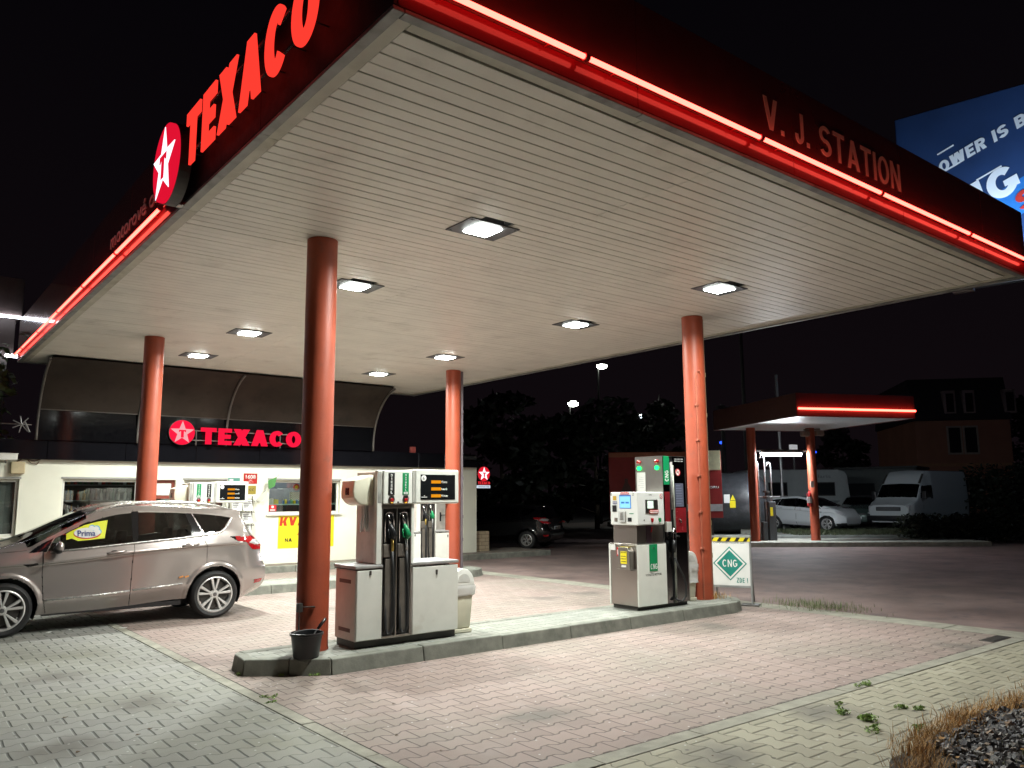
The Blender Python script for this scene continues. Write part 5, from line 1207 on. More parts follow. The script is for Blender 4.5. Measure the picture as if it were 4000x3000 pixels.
# dark hatchback beside the shop
r, d = suv('black hatchback parked in the dark right of the shop, tail to the right', paint('black_paint', (.006, .006, .007), .1), (0, 0, 0), 0, False, 260, 8, rim=.21)
BLK = r
for s in (-1, 1):
    g = MB(); g.tube([(4.24, s * .90, 1.0), (4.36, s * .88, .985), (4.48, s * .80, .955), (4.53, s * .70, .95)], .012, 6); g.tube([(4.24, s * .90, 1.0), (4.36, s * .89, .945), (4.50, s * .78, .935)], .008, 6); g.build('tail_light_strip', mat('red_strip_glint', (.9, .03, .05), .15), d['red'])  # strip red brightened to carry the glints of the tail lights
    g = MB(); [g.ball((4.38 + .05 * k, s * (.905 - .03 * k), .93), .014) for k in range(3)]; g.build('white_glint', LAMPGLASS, d['red'], smooth=True)  # pale beads stand in for white glints in the tail lights
g = MB(); g.box(4.50, -.27, .71, 4.525, .27, .83, .004); p = g.build('number_plate', WPRINT, r); 
text('plate_number', '5AP 8904', (4.527, -.22, .735), (0, 1, 0), ZU, .44, .07, INK, p, depth=.001, bold=.01)
g = MB(); g.box(4.505, -.268, .712, 4.5265, -.235, .828); g.build('plate_band', BLUEP, p)
# white estate, dark green car and van in the yard behind the small canopy
YZ = .25     # the yard lies a little higher
def at(px, py, dist=None, z=0):
    d = rr * ((px - 2000) / (FOC * 4000 / 2212)) - uu * ((py - 1500) / (FOC * 4000 / 2212)) + fw
    t = dist / math.hypot(d.x, d.y) if dist else (z - 1.7) / d.z
    return Vector((d.x * t, d.y * t, 1.7 + d.z * t))
def put_wheel(root, ax, ay, target, rz, z=0):
    root.rotation_euler.z = rz; s = root.scale
    root.location = (target.x - (ax * s.x * math.cos(rz) - ay * s.y * math.sin(rz)), target.y - (ax * s.x * math.sin(rz) + ay * s.y * math.cos(rz)), z)
BLK.scale = (.95, .97, .9); put_wheel(BLK, 4.04 - o_, -.80, at(2061, 2145, z=0), math.radians(-62))
f_ = at(3236, 2078, 35.6); b_ = at(3013, 2060, 37.0)
r, d = suv('white estate car parked behind the small canopy, nose to the right', paint('white_paint', (.66, .69, .70), .0), (0, 0, 0), 0, False, 260, 8)
r.scale = (.93, .95, .88); put_wheel(r, 1.41 - o_, .80, f_, math.atan2(b_.y - f_.y, b_.x - f_.x), YZ)
def shorten_nose(root, x0=1.41 - o_, k=.72):
    for o in root.children_recursive:
        if o.type != 'MESH' or o.parent.name.startswith('wheel'): continue
        me = o.data; co = np.empty(len(me.vertices) * 3); me.vertices.foreach_get('co', co); co = co.reshape(-1, 3)
        m = co[:, 0] < x0 - .38; co[m, 0] = x0 - .38 - (x0 - .38 - co[m, 0]) * k; me.vertices.foreach_set('co', co.ravel()); me.update()
shorten_nose(r, k=.55)
g = MB(); g.prism([(.30, .30), (.34, .30), (.42, .46), (.38, .46)], 'y', -.45, .45, .01); g.build('grille', BLACK, r)
f2 = at(3345, 2060, 40.5)
r, d = suv('dark green car half hidden between the white estate and the white van', paint('dark_green_paint', (.10, .145, .13), .2), (0, 0, 0), 0, False, 200, 7)
r.scale = (.95, .95, .88); va = math.radians(29 - 8); r.rotation_euler.z = va; r.location = (f2.x, f2.y, YZ)
g = MB(); g.box(-.02, -.27, .42, .02, .27, .53, .004); g.build('number_plate', WPRINT, r)
g = MB(); g.box(.02, -.45, .60, .06, .45, .72, .02); g.build('grille', BLACK, r)
for s in (-1, 1): g = MB(); g.ball((.16, s * .66, .74), .12, (.8, 1.1, .6)); g.build('headlight', LAMPGLASS, r, smooth=True)
VAN = dict(av=4, L=5.9, W=1.0, floor=.3, rf=(.5, .12), rr=(.3, .04), sidev=6.2,
  rows=[([(0, .86), (5.9, .92)], [(0, .34), (1, .36), (5.9, .42)]), ([(0, .93), (5.9, .97)], [(0, .60), (5.9, .62)]), ([(0, .95), (.8, .98), (5.9, .99)], [(0, .80), (5.9, .9)]),
   ([(0, .95), (.8, .985), (5.9, 1.0)], [(0, .95), (.8, 1.12), (5.9, 1.2)]), ([(0, .90), (.8, .97), (1.5, .98), (5.9, .99)], [(0, 1.02), (.7, 1.28), (1.2, 1.33), (2, 1.38), (5.9, 1.4)]),
   ([(0, .82), (.7, .92), (1.3, .87), (1.9, .88), (2.3, .93), (5.9, .95)], [(0, 1.06), (.7, 1.33), (1.3, 1.93), (1.55, 2.06), (2.0, 2.14), (5.9, 2.2)]),
   ([(0, .78), (.7, .86), (1.3, .80), (1.8, .78), (2.3, .84), (5.9, .86)], [(0, 1.08), (.7, 1.36), (1.3, 2.02), (1.7, 2.42), (2.1, 2.62), (5.9, 2.64)]),
   ([(0, 0), (5.9, 0)], [(0, 1.12), (.7, 1.42), (1.3, 2.06), (1.75, 2.52), (2.2, 2.70), (5.9, 2.72)])],
  dxf=[(.2, .06), (.6, 0), (1.0, .02), (1.3, .1)], dxr=[(.2, 0), (2.8, -.05)], arches=[(1.05, .36, .40), (4.4, .36, .40)],
  doors=[('d1', [(1.25, .4), (1.2, 1.3), (2.3, 1.35), (2.3, .4)])],
  areas=[('g0', [(1.05, 1.42), (1.35, 1.95), (2.2, 1.98), (2.2, 1.40)]), ('blk', [(-.2, .2), (.62, .2), (.62, .66), (-.2, .66)])],
  top=[('ws', lambda x, y, z, v: (v > 5.4) & (x > .76 + .05 * y * y) & (x < 1.30))],
  gaps=[[(1.25, .4), (1.2, 1.3), (1.05, 1.4)], [(2.3, .4), (2.3, 2.0)], [(3.6, .45), (3.6, 2.2)]], gapw=.008)
v = thing('parked_van', 'white high roof delivery van facing the camera at the right of the yard', 'van', (0, 0, 0))
d = make_car(v, VAN, paint('van_white', (.62, .66, .67), 0), 260, 9)
for ax in (1.05, 4.4):
    for s in (-1, 1): wheel(v, ax, s * .86, .35, .35, .22, .21, 5, GREY, s)
seats(v, (1.75,), .5, .9)
for s in (-1, 1):
    g = MB(); g.prism([(-.02 + .03, .80), (.05, 1.06), (.42, 1.17), (.30, .92)], 'y', s * .60, s * .90, .03, 2); g.build('headlight', LAMPGLASS, v, smooth=True, autos=40)
    g = MB(); g.box(1.0, s * 1.02, 1.35, 1.12, s * 1.22, 1.72, .03); m = g.build('door_mirror', PLASTIC, v)
    g = MB(); g.tube([(1.15, s * .95, 1.45), (1.08, s * 1.05, 1.5)], .02, 6); g.build('arm', PLASTIC, m)
g = MB(); g.box(-.01, -.55, .84, .05, .55, 1.02, .03); gr = g.build('grille', mat('grille_grey', (.06, .065, .07), .4), v)
for z in (.89, .93, .97): g = MB(); g.box(-.018, -.5, z, -.008, .5, z + .012); g.build('grille_bar', GREY, gr)
g = MB(); g.box(-.05, -.98, .40, .5, .98, .64, .05, 3); g.build('bumper', PLASTIC, v, smooth=True, autos=40)
g = MB(); g.prism([(1.32, 2.08), (1.72, 2.50), (1.74, 2.49), (1.36, 2.05)], 'y', -.84, -.76); g.prism([(1.32, 2.08), (1.72, 2.50), (1.74, 2.49), (1.36, 2.05)], 'y', .76, .84); g.build('roof_edge', DGREY, v)
p = at(3475, 2078, 38.6); v.rotation_euler.z = math.radians(-1); v.location = (p.x, p.y, YZ - .05); v.scale = (.95, 1, .97)
# white caravan in the back of the yard
c = thing('caravan', 'pale caravan standing behind the white estate car', 'caravan', (0, 0, 0))
pr = [(0, .42), (0, 2.35), (.12, 2.52), (.4, 2.6), (4.9, 2.6), (5.25, 2.52), (5.4, 2.3), (5.5, 1.2), (5.38, .5), (5.2, .42)]
g = MB(); g.prism(pr, 'y', -1.05, 1.05, .06, 3); g.build('body', mat('caravan_white', (.55, .58, .57), .4, var=.05), c, smooth=True, autos=35)
for (a, b) in ((3.7, 4.7), (1.2, 2.2)):
    g = MB(); g.box(a, -1.075, 1.35, b, -1.045, 2.0, .02); w_ = g.build('window', DGREY, c); g = MB(); g.box(a + .05, -1.082, 1.4, b - .05, -1.072, 1.95, .01); g.build('pane', mat('dark_pane', (.02, .022, .025), .1), w_)
text('lettering', 'Solaris', (3.4, -1.053, 2.2), XU, ZU, 1.1, .16, mat('faded_print', (.25, .27, .28), .6), c, depth=.003)
for k in range(4): g = MB(); g.tube([(3.6 + .1 * k, -1.055, .8 + .1 * k), (4.6 + .1 * k, -1.055, .95 + .05 * k)], .02, 5); g.build('stripe', mat('faded_stripe', (.2, .22, .23), .6), c)
for s in (-1, 1): wheel(c, 2.8, s * .93, .31, .31, .18, .18, 5, GREY, s)
g = MB(); g.box(.2, -.9, .34, 5.2, .9, .42); g.tube([(5.3, .2, .4), (6.3, 0, .42)], .04, 6); g.build('chassis', DGREY, c)
p = at(3030, 2040, 44); q = at(3290, 2040, 45.5); a_ = math.atan2(q.y - p.y, q.x - p.x); c.rotation_euler.z = a_; e_ = Vector((math.cos(a_), math.sin(a_), 0)) * 5.5; c.location = (q.x - e_.x, q.y - e_.y, YZ); c.scale.z = 1.06
# ---------------------------------------------------------------- small second canopy (rotated)
A2 = math.radians(-24.7); O2 = Vector((21.5, 13.35, 0)); U2 = Vector((math.cos(A2), math.sin(A2), 0)); V2 = Vector((-U2.y, U2.x, 0)); H2 = 4.05
def l2(p): d = p - O2; return d.dot(U2), d.dot(V2)
c2 = thing('small_canopy', 'small distant canopy with one glowing red tube on two red columns', 'canopy', O2, A2)
W2, D2 = 4.15, 5.2
g = MB(); g.box(0, 0, H2, W2, .04, H2 + .71, .01); g.build('fascia', mat('fascia_brown', (.11, .028, .024), .6, var=.1), c2)
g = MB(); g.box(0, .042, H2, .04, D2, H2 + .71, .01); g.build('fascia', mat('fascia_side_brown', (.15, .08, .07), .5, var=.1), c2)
g = MB(); g.box(W2 - .04, .042, H2, W2, D2, H2 + .71, .01); g.box(.042, D2 - .04, H2, W2 - .042, D2, H2 + .71); g.build('fascia', mat('fascia_brown', (.11, .028, .024), .6, var=.1), c2)
g = MB()
k = .05
while k < D2 - .1: g.box(.045, k, H2 + .02, W2 - .045, min(k + .145, D2 - .05), H2 + .05, .004, 1); k += .15
g.build('soffit', mat('soffit_white', (.62, .62, .62), .4, var=.05), c2)
NEON2 = emit('red_neon_far', (1.0, .075, .05), 11)
for a, b in ((.03, 1.66), (1.68, 3.2), (3.22, 4.12)):
    g = MB(); g.cyl((a, -.055, H2 + .23), (b, -.055, H2 + .23), .034, n=10); g.build('neon_tube', NEON2, c2, smooth=True, autos=40)
cA, cB = Vector((24.12, 16.83, 0)), Vector((25.97, 15.66, 0))
pc = []
for p in (cA, cB):
    x, y = l2(p); pc.append((x, y)); g = MB(); g.lathe([(.165, .14), (.165, .2), (.155, .22), (.155, H2 + .02)], (x, y, 0), 28); g.build('column', RED, c2, smooth=True, autos=40)
x, y = pc[1]
g = MB(); g.box(x - .42, y - .2, H2 - .28, x - .12, y - .02, H2 - .10, .03); g.box(x + .15, y - .2, H2 - .26, x + .45, y - .02, H2 - .06, .03); g.tube([(x - .3, y - .1, H2 - .05), (x + .35, y - .1, H2 - .02)], .03, 6); g.build('loudspeaker', mat('speaker_beige', (.28, .20, .16), .5), c2)
g = MB(); a, b = Vector((pc[0][0], pc[0][1], 3.28)), Vector((pc[1][0], pc[1][1], 3.28)); g.tube([a, b], .035, 6); g.build('cross_beam', DGREY, c2)
d = (b - a).normalized()
lt = thing('tube_light', 'bright white fluorescent tube hung between the columns of the small canopy', 'tube light', O2, A2)
g = MB(); g.cyl(a + d * .42 - Vector((0, 0, .13)), b - d * .38 - Vector((0, 0, .13)), .065, n=12); g.build('tube', emit('fluorescent', (.88, .95, 1.0), 330), lt, smooth=True, autos=40)
g = MB(); m_ = (a + b) / 2; g.tube([a + d * .36 - Vector((0, 0, .05)), b - d * .32 - Vector((0, 0, .05))], .03, 6); up = Vector((0, 0, 1)); sd = d.cross(up)
for q0, q1, h0_, h1_ in ((-.16, 0, -.10, -.045), (0, .16, -.045, -.10)):
    g.quad(a + d * .36 + sd * q0 + up * h0_, b - d * .32 + sd * q0 + up * h0_, b - d * .32 + sd * q1 + up * h1_, a + d * .36 + sd * q1 + up * h1_)
g.build('housing', mat('tray_white', (.6, .6, .6), .5), lt)  # housing widened into a tray to keep the tube's light off the soffit
# fire extinguisher on its column
x, y = pc[1]; r = thing('fire_extinguisher', 'red fire extinguisher with white label on the right column of the small canopy', 'fire extinguisher', O2, A2)
g = MB(); g.lathe([(.07, 0), (.085, .02), (.085, .42), (.05, .5), (.02, .52), (.02, .56)], (x - .24, y - .1, 1.32), 18); g.build('cylinder', mat('extinguisher_red', (.5, .03, .03), .3), r, smooth=True, autos=50)
g = MB(); g.lathe([(.087, .12), (.0872, .34)], (x - .24, y - .1, 1.32), 18); g.build('label', WPRINT, r); g = MB(); g.tube([(x - .24, y - .1, 1.86), (x - .15, y - .12, 1.9)], .012, 6); g.tube([(x - .28, y - .12, 1.86), (x - .35, y - .14, 1.7), (x - .34, y - .13, 1.45)], .012, 6); g.build('hose', BLACK, r)
g = MB(); g.box(x - .21, y - .2, 1.98, x - .08, y - .185, 2.2); g.build('sign', WPRINT, r)
# slab of the small station
k0 = at(2900, 2137, z=0); k1 = at(3700, 2134, z=0); kd = (k1 - k0).normalized(); kn = Vector((-kd.y, kd.x, 0))
g = MB(); P = [k0 - kd * 3, k0 + kd * 8.2, k0 + kd * 8.2 + kn * 2.6, k0 - kd * 3 + kn * 2.6]; g.prism([(p.x, p.y) for p in P], 'z', -.05, .15, .02, 2); struct('small_station_slab', g, CONCL)
g = MB(); P = [k0 - kd * 1 + kn * 2.62, k0 + kd * 9 + kn * 2.62, k0 + kd * 18 + kn * 16, k0 - kd * 3 + kn * 20]; g.prism([(p.x, p.y) for p in P], 'z', -.1, YZ, .03); struct('yard', g, mat('yard_gravel', (.19, .20, .185), .9, var=.35, scale=2.5, bump=.5, bscale=60))
# gas filling post with pipes by the left column
r = thing('gas_filling_post', 'dark gas filling post with tall bent pipes beside the left column of the small canopy', 'gas dispenser', O2, A2)
x, y = pc[0]; 
g = MB()
for dx, h in ((.36, 2.9), (.62, 3.15), (.86, 2.85)):
    g.tube([(x + dx, y + .25, .15), (x + dx, y + .25, h - .1), (x + dx - .03, y + .25, h), (x + dx - .12, y + .25, h + .02), (x + dx - .16, y + .25, h - .12)], .028, 8)
g.tube([(x + .2, y + .25, 1.66), (x + 1.15, y + .2, 1.66)], .025, 6); g.build('pipe', mat('pipe_galvanised', (.36, .36, .37), .4, metal=.7), r, smooth=True)
g = MB(); g.box(x + .38, y + .1, .15, x + .56, y + .35, .8, .02); g.box(x + .62, y + .1, .15, x + .92, y + .4, 1.5, .03); g.build('cabinet', mat('post_dark', (.05, .052, .055), .5), r)
g = MB(); g.lathe([(.05, 0), (.14, .02), (.14, .08), (.06, .1), (.06, .2), (.12, .22), (.12, .28)], (x + .62, y + .2, 1.6), 14); g.build('valve', DGREY, r)
g = MB(); g.box(x + .68, y + .085, 1.0, x + .78, y + .098, 1.3); g.build('label', YEL, r)
# black horizontal gas tank
e0, e1 = at(2700, 1960, 33), at(3008, 1960, 33.0); d = (e1 - e0).normalized()
r = thing('gas_tank', 'big black horizontal gas tank with yellow label behind the right column', 'tank', (e1.x, e1.y, 1.42), math.atan2(d.y, d.x))
g = MB(); prof = [(.02, .02), (.35, -.0), (.7, -.1), (1.0, -.28), (1.15, -.48), (1.19, -.7)] + [(1.19, -.7 - k * .5) for k in range(1, 9)] + [(1.1, -5.1), (.5, -5.4), (.02, -5.45)]
g.lathe(prof, n=48, axis='x'); g.build('shell', mat('tank_black', (.035, .037, .042), .34, var=.3, dirt=(.16, .165, .17), dirtscale=.8, dirtlo=.52), r, smooth=True, autos=60)
for s in (-.9, -4.2): g = MB(); g.box(s - .25, -.7, -1.42, s + .25, .7, -.95); g.build('saddle', CONC, r)
g = MB(); g.box(-1.72, -1.205, .02, -1.50, -1.185, .34); q = g.build('label', WPRINT, r); g = MB(); g.box(-1.51, -1.21, -.16, -1.30, -1.187, .10); g.build('label', YEL, r); g = MB(); g.prism([(-1.49, .12), (-1.30, .12), (-1.395, .33)], 'y', -1.21, -1.187); g.build('label', YEL, r)
# red advertising board
d_ = lambda az, dist: Vector((dist * math.cos(math.radians(az)), dist * math.sin(math.radians(az)), 0))
bl, br = d_(44.67, 29.5), d_(36.95, 29.8); ub = (br - bl).normalized(); wb = (br - bl).length
r = thing('advertising_board', 'large dark red board with two oil bottles and white lettering behind the gas dispenser', 'billboard', (bl.x, bl.y, 0), math.atan2(ub.y, ub.x))
g = MB(); g.box(0, 0, .93, wb, .06, 3.30, .01); g.build('panel', mat('board_red', (.36, .03, .03), .5, var=.08), r)
g = MB(); g.box(0, -.01, 3.12, wb - .95, -.001, 3.29); g.build('header', mat('board_unlit_brown', (.42, .15, .08), .6), r)  # brownish tone carries the unlit look of the header
g = MB(); g.box(wb - .95, -.10, 2.62, wb - .04, -.03, 3.32, .006); g.build('cream_panel', mat('board_cream', (.78, .76, .50), .5), r)
for i, x in enumerate((.62, 1.15)):
    h = 1.0 - .12 * i; w = .26 - .02 * i
    g = MB(); g.prism([(x - w, 1.2), (x + w, 1.2), (x + w, 1.2 + h * .55), (x + w * .55, 1.2 + h * .85), (x + .06, 1.2 + h), (x + .06, 1.2 + h * 1.15), (x - .06, 1.2 + h * 1.15), (x - .06, 1.2 + h), (x - w * .75, 1.2 + h * .7)], 'y', -.012, -.001); b = g.build('bottle_print', mat('bottle_print_brown', (.13, .05, .045), .5), r)
    g = MB(); g.prism(circ(x, 1.5, w * .6, 20), 'y', -.018, -.013); g.build('label_print', mat('label_print_red', (.3, .07, .06), .5), b)
text('lettering', 'VÝMĚNA OLEJE MOTORU', (wb - 1.92, -.001, 1.95), XU, ZU, 1.80, .135, WPRINT, r, depth=.006, bold=.01)
g = MB(); g.box(.02, -.01, 1.17, wb - .01, -.001, 1.42); g.build('white_stripe', mat('stripe_grey', (.6, .6, .62), .5), r)
for x in (.4, wb / 2, wb - .4): g = MB(); g.box(x - .05, .06, 0, x + .05, .16, 3.2); g.build('post', DGREY, r)
# thin posts around the small canopy
p = at(3065, 2092, z=.0); g = MB(); g.cyl((p.x, p.y, 0), (p.x, p.y, 7), .06, n=10); tag(g.build('thin_post', GREY), 'slim grey post behind the fluorescent tube of the small canopy', 'post')
p = at(2842, 2080, 50); g = MB(); g.cyl((p.x, p.y, 0), (p.x, p.y, 7.2), .12, n=10); g.box(p.x - .5, p.y - .1, 6.9, p.x + .5, p.y + .1, 7.1); tag(g.build('mast', DGREY), 'dim mast with short crossbar behind the black tank', 'mast')
p = at(2912, 1700, 55); g = MB(); g.cyl((p.x, p.y, 0), (p.x, p.y, 18), .14, .09, n=10); tag(g.build('tall_pole', DGREY), 'tall dim pole rising above the small canopy', 'pole')
# blue hazard lights
for (px, py) in ((2820, 1729), (3180, 1766)):
    p = at(px, py, 52); r = thing('blue_lamp', 'tiny blue lamp left of the small canopy column' if px < 3000 else 'tiny blue lamp right of the small canopy column', 'lamp', p, 0, 'tiny blue lamps')
    g = MB(); g.ball((0, 0, 0), .14, (1.2, 1, .7)); g.build('lens', emit('blue_lamp', (.02, .08, 1), 3), r, smooth=True); g = MB(); g.cyl((0, 0, -.15), (0, 0, -p.z), .05, n=8); g.build('pole', DGREY, r)
p = at(3099, 1752, 45); r = thing('white_signal_box', 'small white box on a stem above the fluorescent tube', 'signal box', p); g = MB(); g.box(-.25, -.1, -.12, .25, .1, .2, .02); g.build('box', lit_print('pale_box', (.6, .6, .62), .6), r); g = MB(); g.cyl((0, .0, -.12), (0, 0, -p.z), .04, n=8); g.build('stem', GREY, r)
# street lamps far away
for n_, (px, py, dist, st, s, lab_) in enumerate(((2351, 1430, 52, 45, .34, 'highest street lamp in the dark middle of the photo'), (2239, 1577, 60, 45, .40, 'brightest street lamp, low in the dark middle of the photo'), (2481, 1626, 62, 14, .34, 'left lamp of the far pair of street lamps'), (2512, 1624, 62, 14, .34, 'right lamp of the far pair of street lamps'))):
    p = at(px, py, dist); r = thing('street_lamp', lab_, 'street lamp', (p.x, p.y, 0), math.atan2(p.y, p.x), 'far street lamps')
    g = MB(); g.cyl((.15, .25, 0), (.15, .25, p.z + .1), .09, .06, n=10); g.tube([(.15, .25, p.z + .05), (.1, 0, p.z + .16)], .05, 6); g.build('pole', INK, r)
    g = MB(); g.box(-.2, -s, p.z + .06, .2, s, p.z + .16, .03); g.build('lamp_head', DGREY, r)
    g = MB(); g.ball((0, 0, p.z), s, (.7, 1, .55)); g.build('lens', emit('street_light', (.95, 1, .88) if n_ < 2 else (.75, .92, 1), st), r, smooth=True)
# ---------------------------------------------------------------- tall billboard
B0 = Vector((30 * math.cos(math.radians(24.58)), 30 * math.sin(math.radians(24.58)), 0)); BU = Vector((.204, -.979, 0)).normalized()
r = thing('billboard', 'tall lit blue billboard with white slanted lettering above the canopy at the right edge', 'billboard', B0, math.atan2(BU.y, BU.x))
g = MB(); g.box(0, 0, 8.75, 9.5, .35, 14.83, .03); g.build('panel', mat('billboard_blue', (.018, .05, .15), .55, var=.25, scale=.35), r)
cs, sn = math.cos(math.radians(21.5)), math.sin(math.radians(21.5)); ux, uz = (cs, 0, sn), (-sn, 0, cs)
BW = mat('billboard_white', (.85, .87, .9), .5, var=.02)
block('lettering', 'POWER IS BACK', (.98, -.002, 12.33), ux, uz, 4.25, .40, BW, r, depth=.006, t=.25, wid=.7, sp=.11, shear=.22)
block('lettering', 'BIG', (1.45, -.002, 10.55), ux, uz, 2.3, .98, BW, r, depth=.008, t=.27, wid=.85, sp=.12, shear=.15)
block('lettering', 'SHOCK', (3.45, -.002, 10.62), ux, uz, 3.0, .6, mat('billboard_red', (.55, .04, .03), .5), r, depth=.012, t=.25, shear=.2)
for (a, z, L_, w_) in ((1.27, 13.15, .55, .05), (1.42, 12.50, .55, .06), (2.35, 11.95, .8, .05)):
    g = MB(); g.prism([(a, z), (a + L_ * cs, z + L_ * sn), (a + L_ * cs - w_ * sn, z + L_ * sn + w_ * cs), (a - w_ * sn, z + w_ * cs)], 'y', -.006, -.001); g.build('accent_stroke', BW, r)
g = MB(); g.prism([(2.0, 11.0), (7, 13.3), (7.2, 12.6), (2.9, 10.2)], 'y', -.0015, -.0003); g.build('painted_glow', mat('billboard_bright_blue', (.03, .19, .55), .5), r)  # lighter blue shape painted for the brighter lit zone around the lettering
g = MB(); g.cyl((4.8, .5, 0), (4.8, .5, 8.2), .35, n=20); g.box(.2, .2, 8.45, 9.3, .5, 8.74, .02); g.build('support', DGREY, r)
for x in (1.9, 4.6, 7.4):
    g = MB(); g.tube([(x, .1, 8.4), (x, -.8, 8.15), (x, -1.2, 8.1)], .05, 6); ar = g.build('lamp_arm', GREY, r)
    g = MB(); g.box(x - .3, -1.35, 8.0, x + .3, -1.1, 8.18, .03); lh = g.build('floodlight', GREY, r)
    g = MB(); g.quad((x - .26, -1.3, 8.185), (x + .26, -1.3, 8.185), (x + .26, -1.12, 8.20), (x - .26, -1.12, 8.20)); g.build('flood_lens', emit('flood_lamp', (.62, .80, 1.0), 1000), r)
# ---------------------------------------------------------------- houses behind the yard
HZ = mat('orange_plaster', (.45, .20, .13), .85, var=.1, scale=.8)
def far(az, dist): return Vector((dist * math.cos(math.radians(az)), dist * math.sin(math.radians(az)), 0))
h0, h1 = far(24.75, 60), far(19.55, 62); hu = (h1 - h0).normalized(); hw = (h1 - h0).length
r = thing('apartment_house', 'orange three storey house with dark mansard roof beyond the white van', 'house', h0, math.atan2(hu.y, hu.x))
g = MB(); g.box(0, 0, 0, hw, 9, 6.6, .02); g.build('wall', HZ, r)
g = MB(); g.prism([(0 - .15, 6.62), (9.15, 6.62), (8.3, 9.35), (.7, 9.5)], 'x', -.1, hw + .1, .02); g.build('roof', mat('slate_roof', (.035, .03, .035), .6), r)
g = MB(); g.box(-.05, -.06, 3.55, hw + .05, -.001, 3.75); g.build('cornice', mat('cornice_orange', (.5, .25, .14), .8), r)
WFR = mat('house_window_frame', (.45, .36, .30), .7); DPN = mat('house_pane', (.02, .018, .02), .1)
for zf, z1 in ((4.45, 6.1), (1.05, 2.75)):
    for x in (2.05, 3.05, 6.9):
        g = MB(); g.box(x - .12, -.05, zf - .12, x + .82, -.003, z1 + .12, .01); f = g.build('window', WFR, r); g = MB(); g.box(x, -.07, zf, x + .7, -.052, z1); g.build('pane', DPN, f)
for x in (1.9, 3.1, 5.6):
    g = MB(); g.box(x, -.02, 7.0, x + .75, .9, 8.6, .02); d = g.build('dormer', mat('dormer_pink', (.36, .26, .26), .7), r); g = MB(); g.box(x + .16, -.05, 7.15, x + .62, -.021, 8.4); g.build('pane', DPN, d)
w0, w1 = far(29.6, 57), far(24.9, 56); wu = (w1 - w0).normalized()
r = thing('garage', 'low pale flat roofed garage between the caravan and the orange house', 'garage', w0, math.atan2(wu.y, wu.x))
L_ = (w1 - w0).length
g = MB(); g.box(0, 0, 0, L_, 6, 3.35, .02); g.build('wall', mat('garage_grey', (.27, .30, .28), .85, var=.1), r)
g = MB(); g.box(-.1, -.15, 3.352, L_ + .1, 6.1, 3.5, .01); g.build('roof', mat('garage_roof', (.16, .17, .16), .8), r)
g = MB(); g.box(.6, -.03, .2, 2.3, -.002, 2.45); g.build('garage_door', mat('garage_door_dark', (.05, .055, .055), .6), r)
g = MB(); g.box(2.9, -.03, .2, 4.4, -.002, 2.45); g.build('garage_door', mat('garage_door_dark', (.05, .055, .055), .6), r)
# dark building with lit strips beyond the left end of the shop
r = thing('wash_hall', 'dark brown hall with two white light strips at the left edge of the photo', 'building', (-12, 21, 0))
g = MB(); g.box(0, .3, 0, 14.2, 9, 4.95); g.build('wall', mat('hall_brown', (.05, .038, .032), .7), r)
g = MB(); g.box(-.2, 0, 5.87, 14.4, 9.2, 6.75, .02); g.build('fascia', mat('hall_fascia', (.16, .12, .11), .5), r)
g = MB(); g.box(0, .25, 4.96, 14.3, 9, 5.86); g.build('upper_wall', mat('hall_dark', (.05, .035, .03), .6), r)
LED = emit('white_led', (.86, .90, 1.0), 16)
g = MB(); g.cyl((0, -.03, 5.83), (14.38, -.03, 5.83), .03, n=8); g.build('light_strip', LED, r)
for k in range(36): g = MB(); x = 14.3 - k * .4; g.box(x - .16, .12, 4.93, x + .14, .18, 5.0, .01); g.build('light_strip', LED, r)
# ---------------------------------------------------------------- planting
def leaves(centres, n, size, seed=1):
    rnd = random.Random(seed); vs, fs = [], []
    for _ in range(n):
        c, R = rnd.choice(centres)
        while True:
            q = Vector((rnd.uniform(-1, 1), rnd.uniform(-1, 1), rnd.uniform(-1, 1)))
            if .15 < q.length <= 1: break
        p = Vector(c) + Vector((q.x * R[0], q.y * R[1], q.z * R[2])); s = size * rnd.uniform(.6, 1.4)
        u = Vector((rnd.uniform(-1, 1), rnd.uniform(-1, 1), rnd.uniform(-.7, .7))).normalized(); w = u.orthogonal().normalized(); w.rotate(Matrix.Rotation(rnd.uniform(0, 6.28), 3, u))
        i = len(vs); vs += [p - u * s, p + w * s * .45, p + u * s, p - w * s * .45]; fs.append((i, i + 1, i + 2, i + 3))
    me = bpy.data.meshes.new('foliage'); me.from_pydata([tuple(v) for v in vs], [], fs); me.update(); return me
def tree(label, x, y, h, r, n=2600, seed=1, m=None, group='dark trees behind the station', size=.16, lowc=0, name='tree', cat='tree'):
    rnd = random.Random(seed); t = thing(name, label, cat, (x, y, 0), rnd.uniform(0, 6), group)
    g = MB(); g.tube([(0, 0, 0), (.05, .02, h * .3), (-.05, .05, h * .6), (.02, 0, h * .85)], [.16 * h / 7, .13 * h / 7, .08 * h / 7, .02], 9); cs = []
    for k in range(11):
        a = k * 2.4; z = h * (.38 - lowc + (.055 + lowc / 11) * k); q = (r * .62 * math.cos(a) * (1.15 - k * .06), r * .62 * math.sin(a) * (1.15 - k * .06), z + h * .06); cs.append((q, (r * rnd.uniform(.3, .5), r * rnd.uniform(.3, .5), h * rnd.uniform(.08, .13))))
        g.tube([(0, 0, z - h * .06), (q[0] * .5, q[1] * .5, z), q], [.05 * h / 7, .035 * h / 7, .012], 6)
    g.build('trunk', BARK, t, smooth=True); link('crown', leaves(cs, n, size, seed), m or LEAFD, t); return t
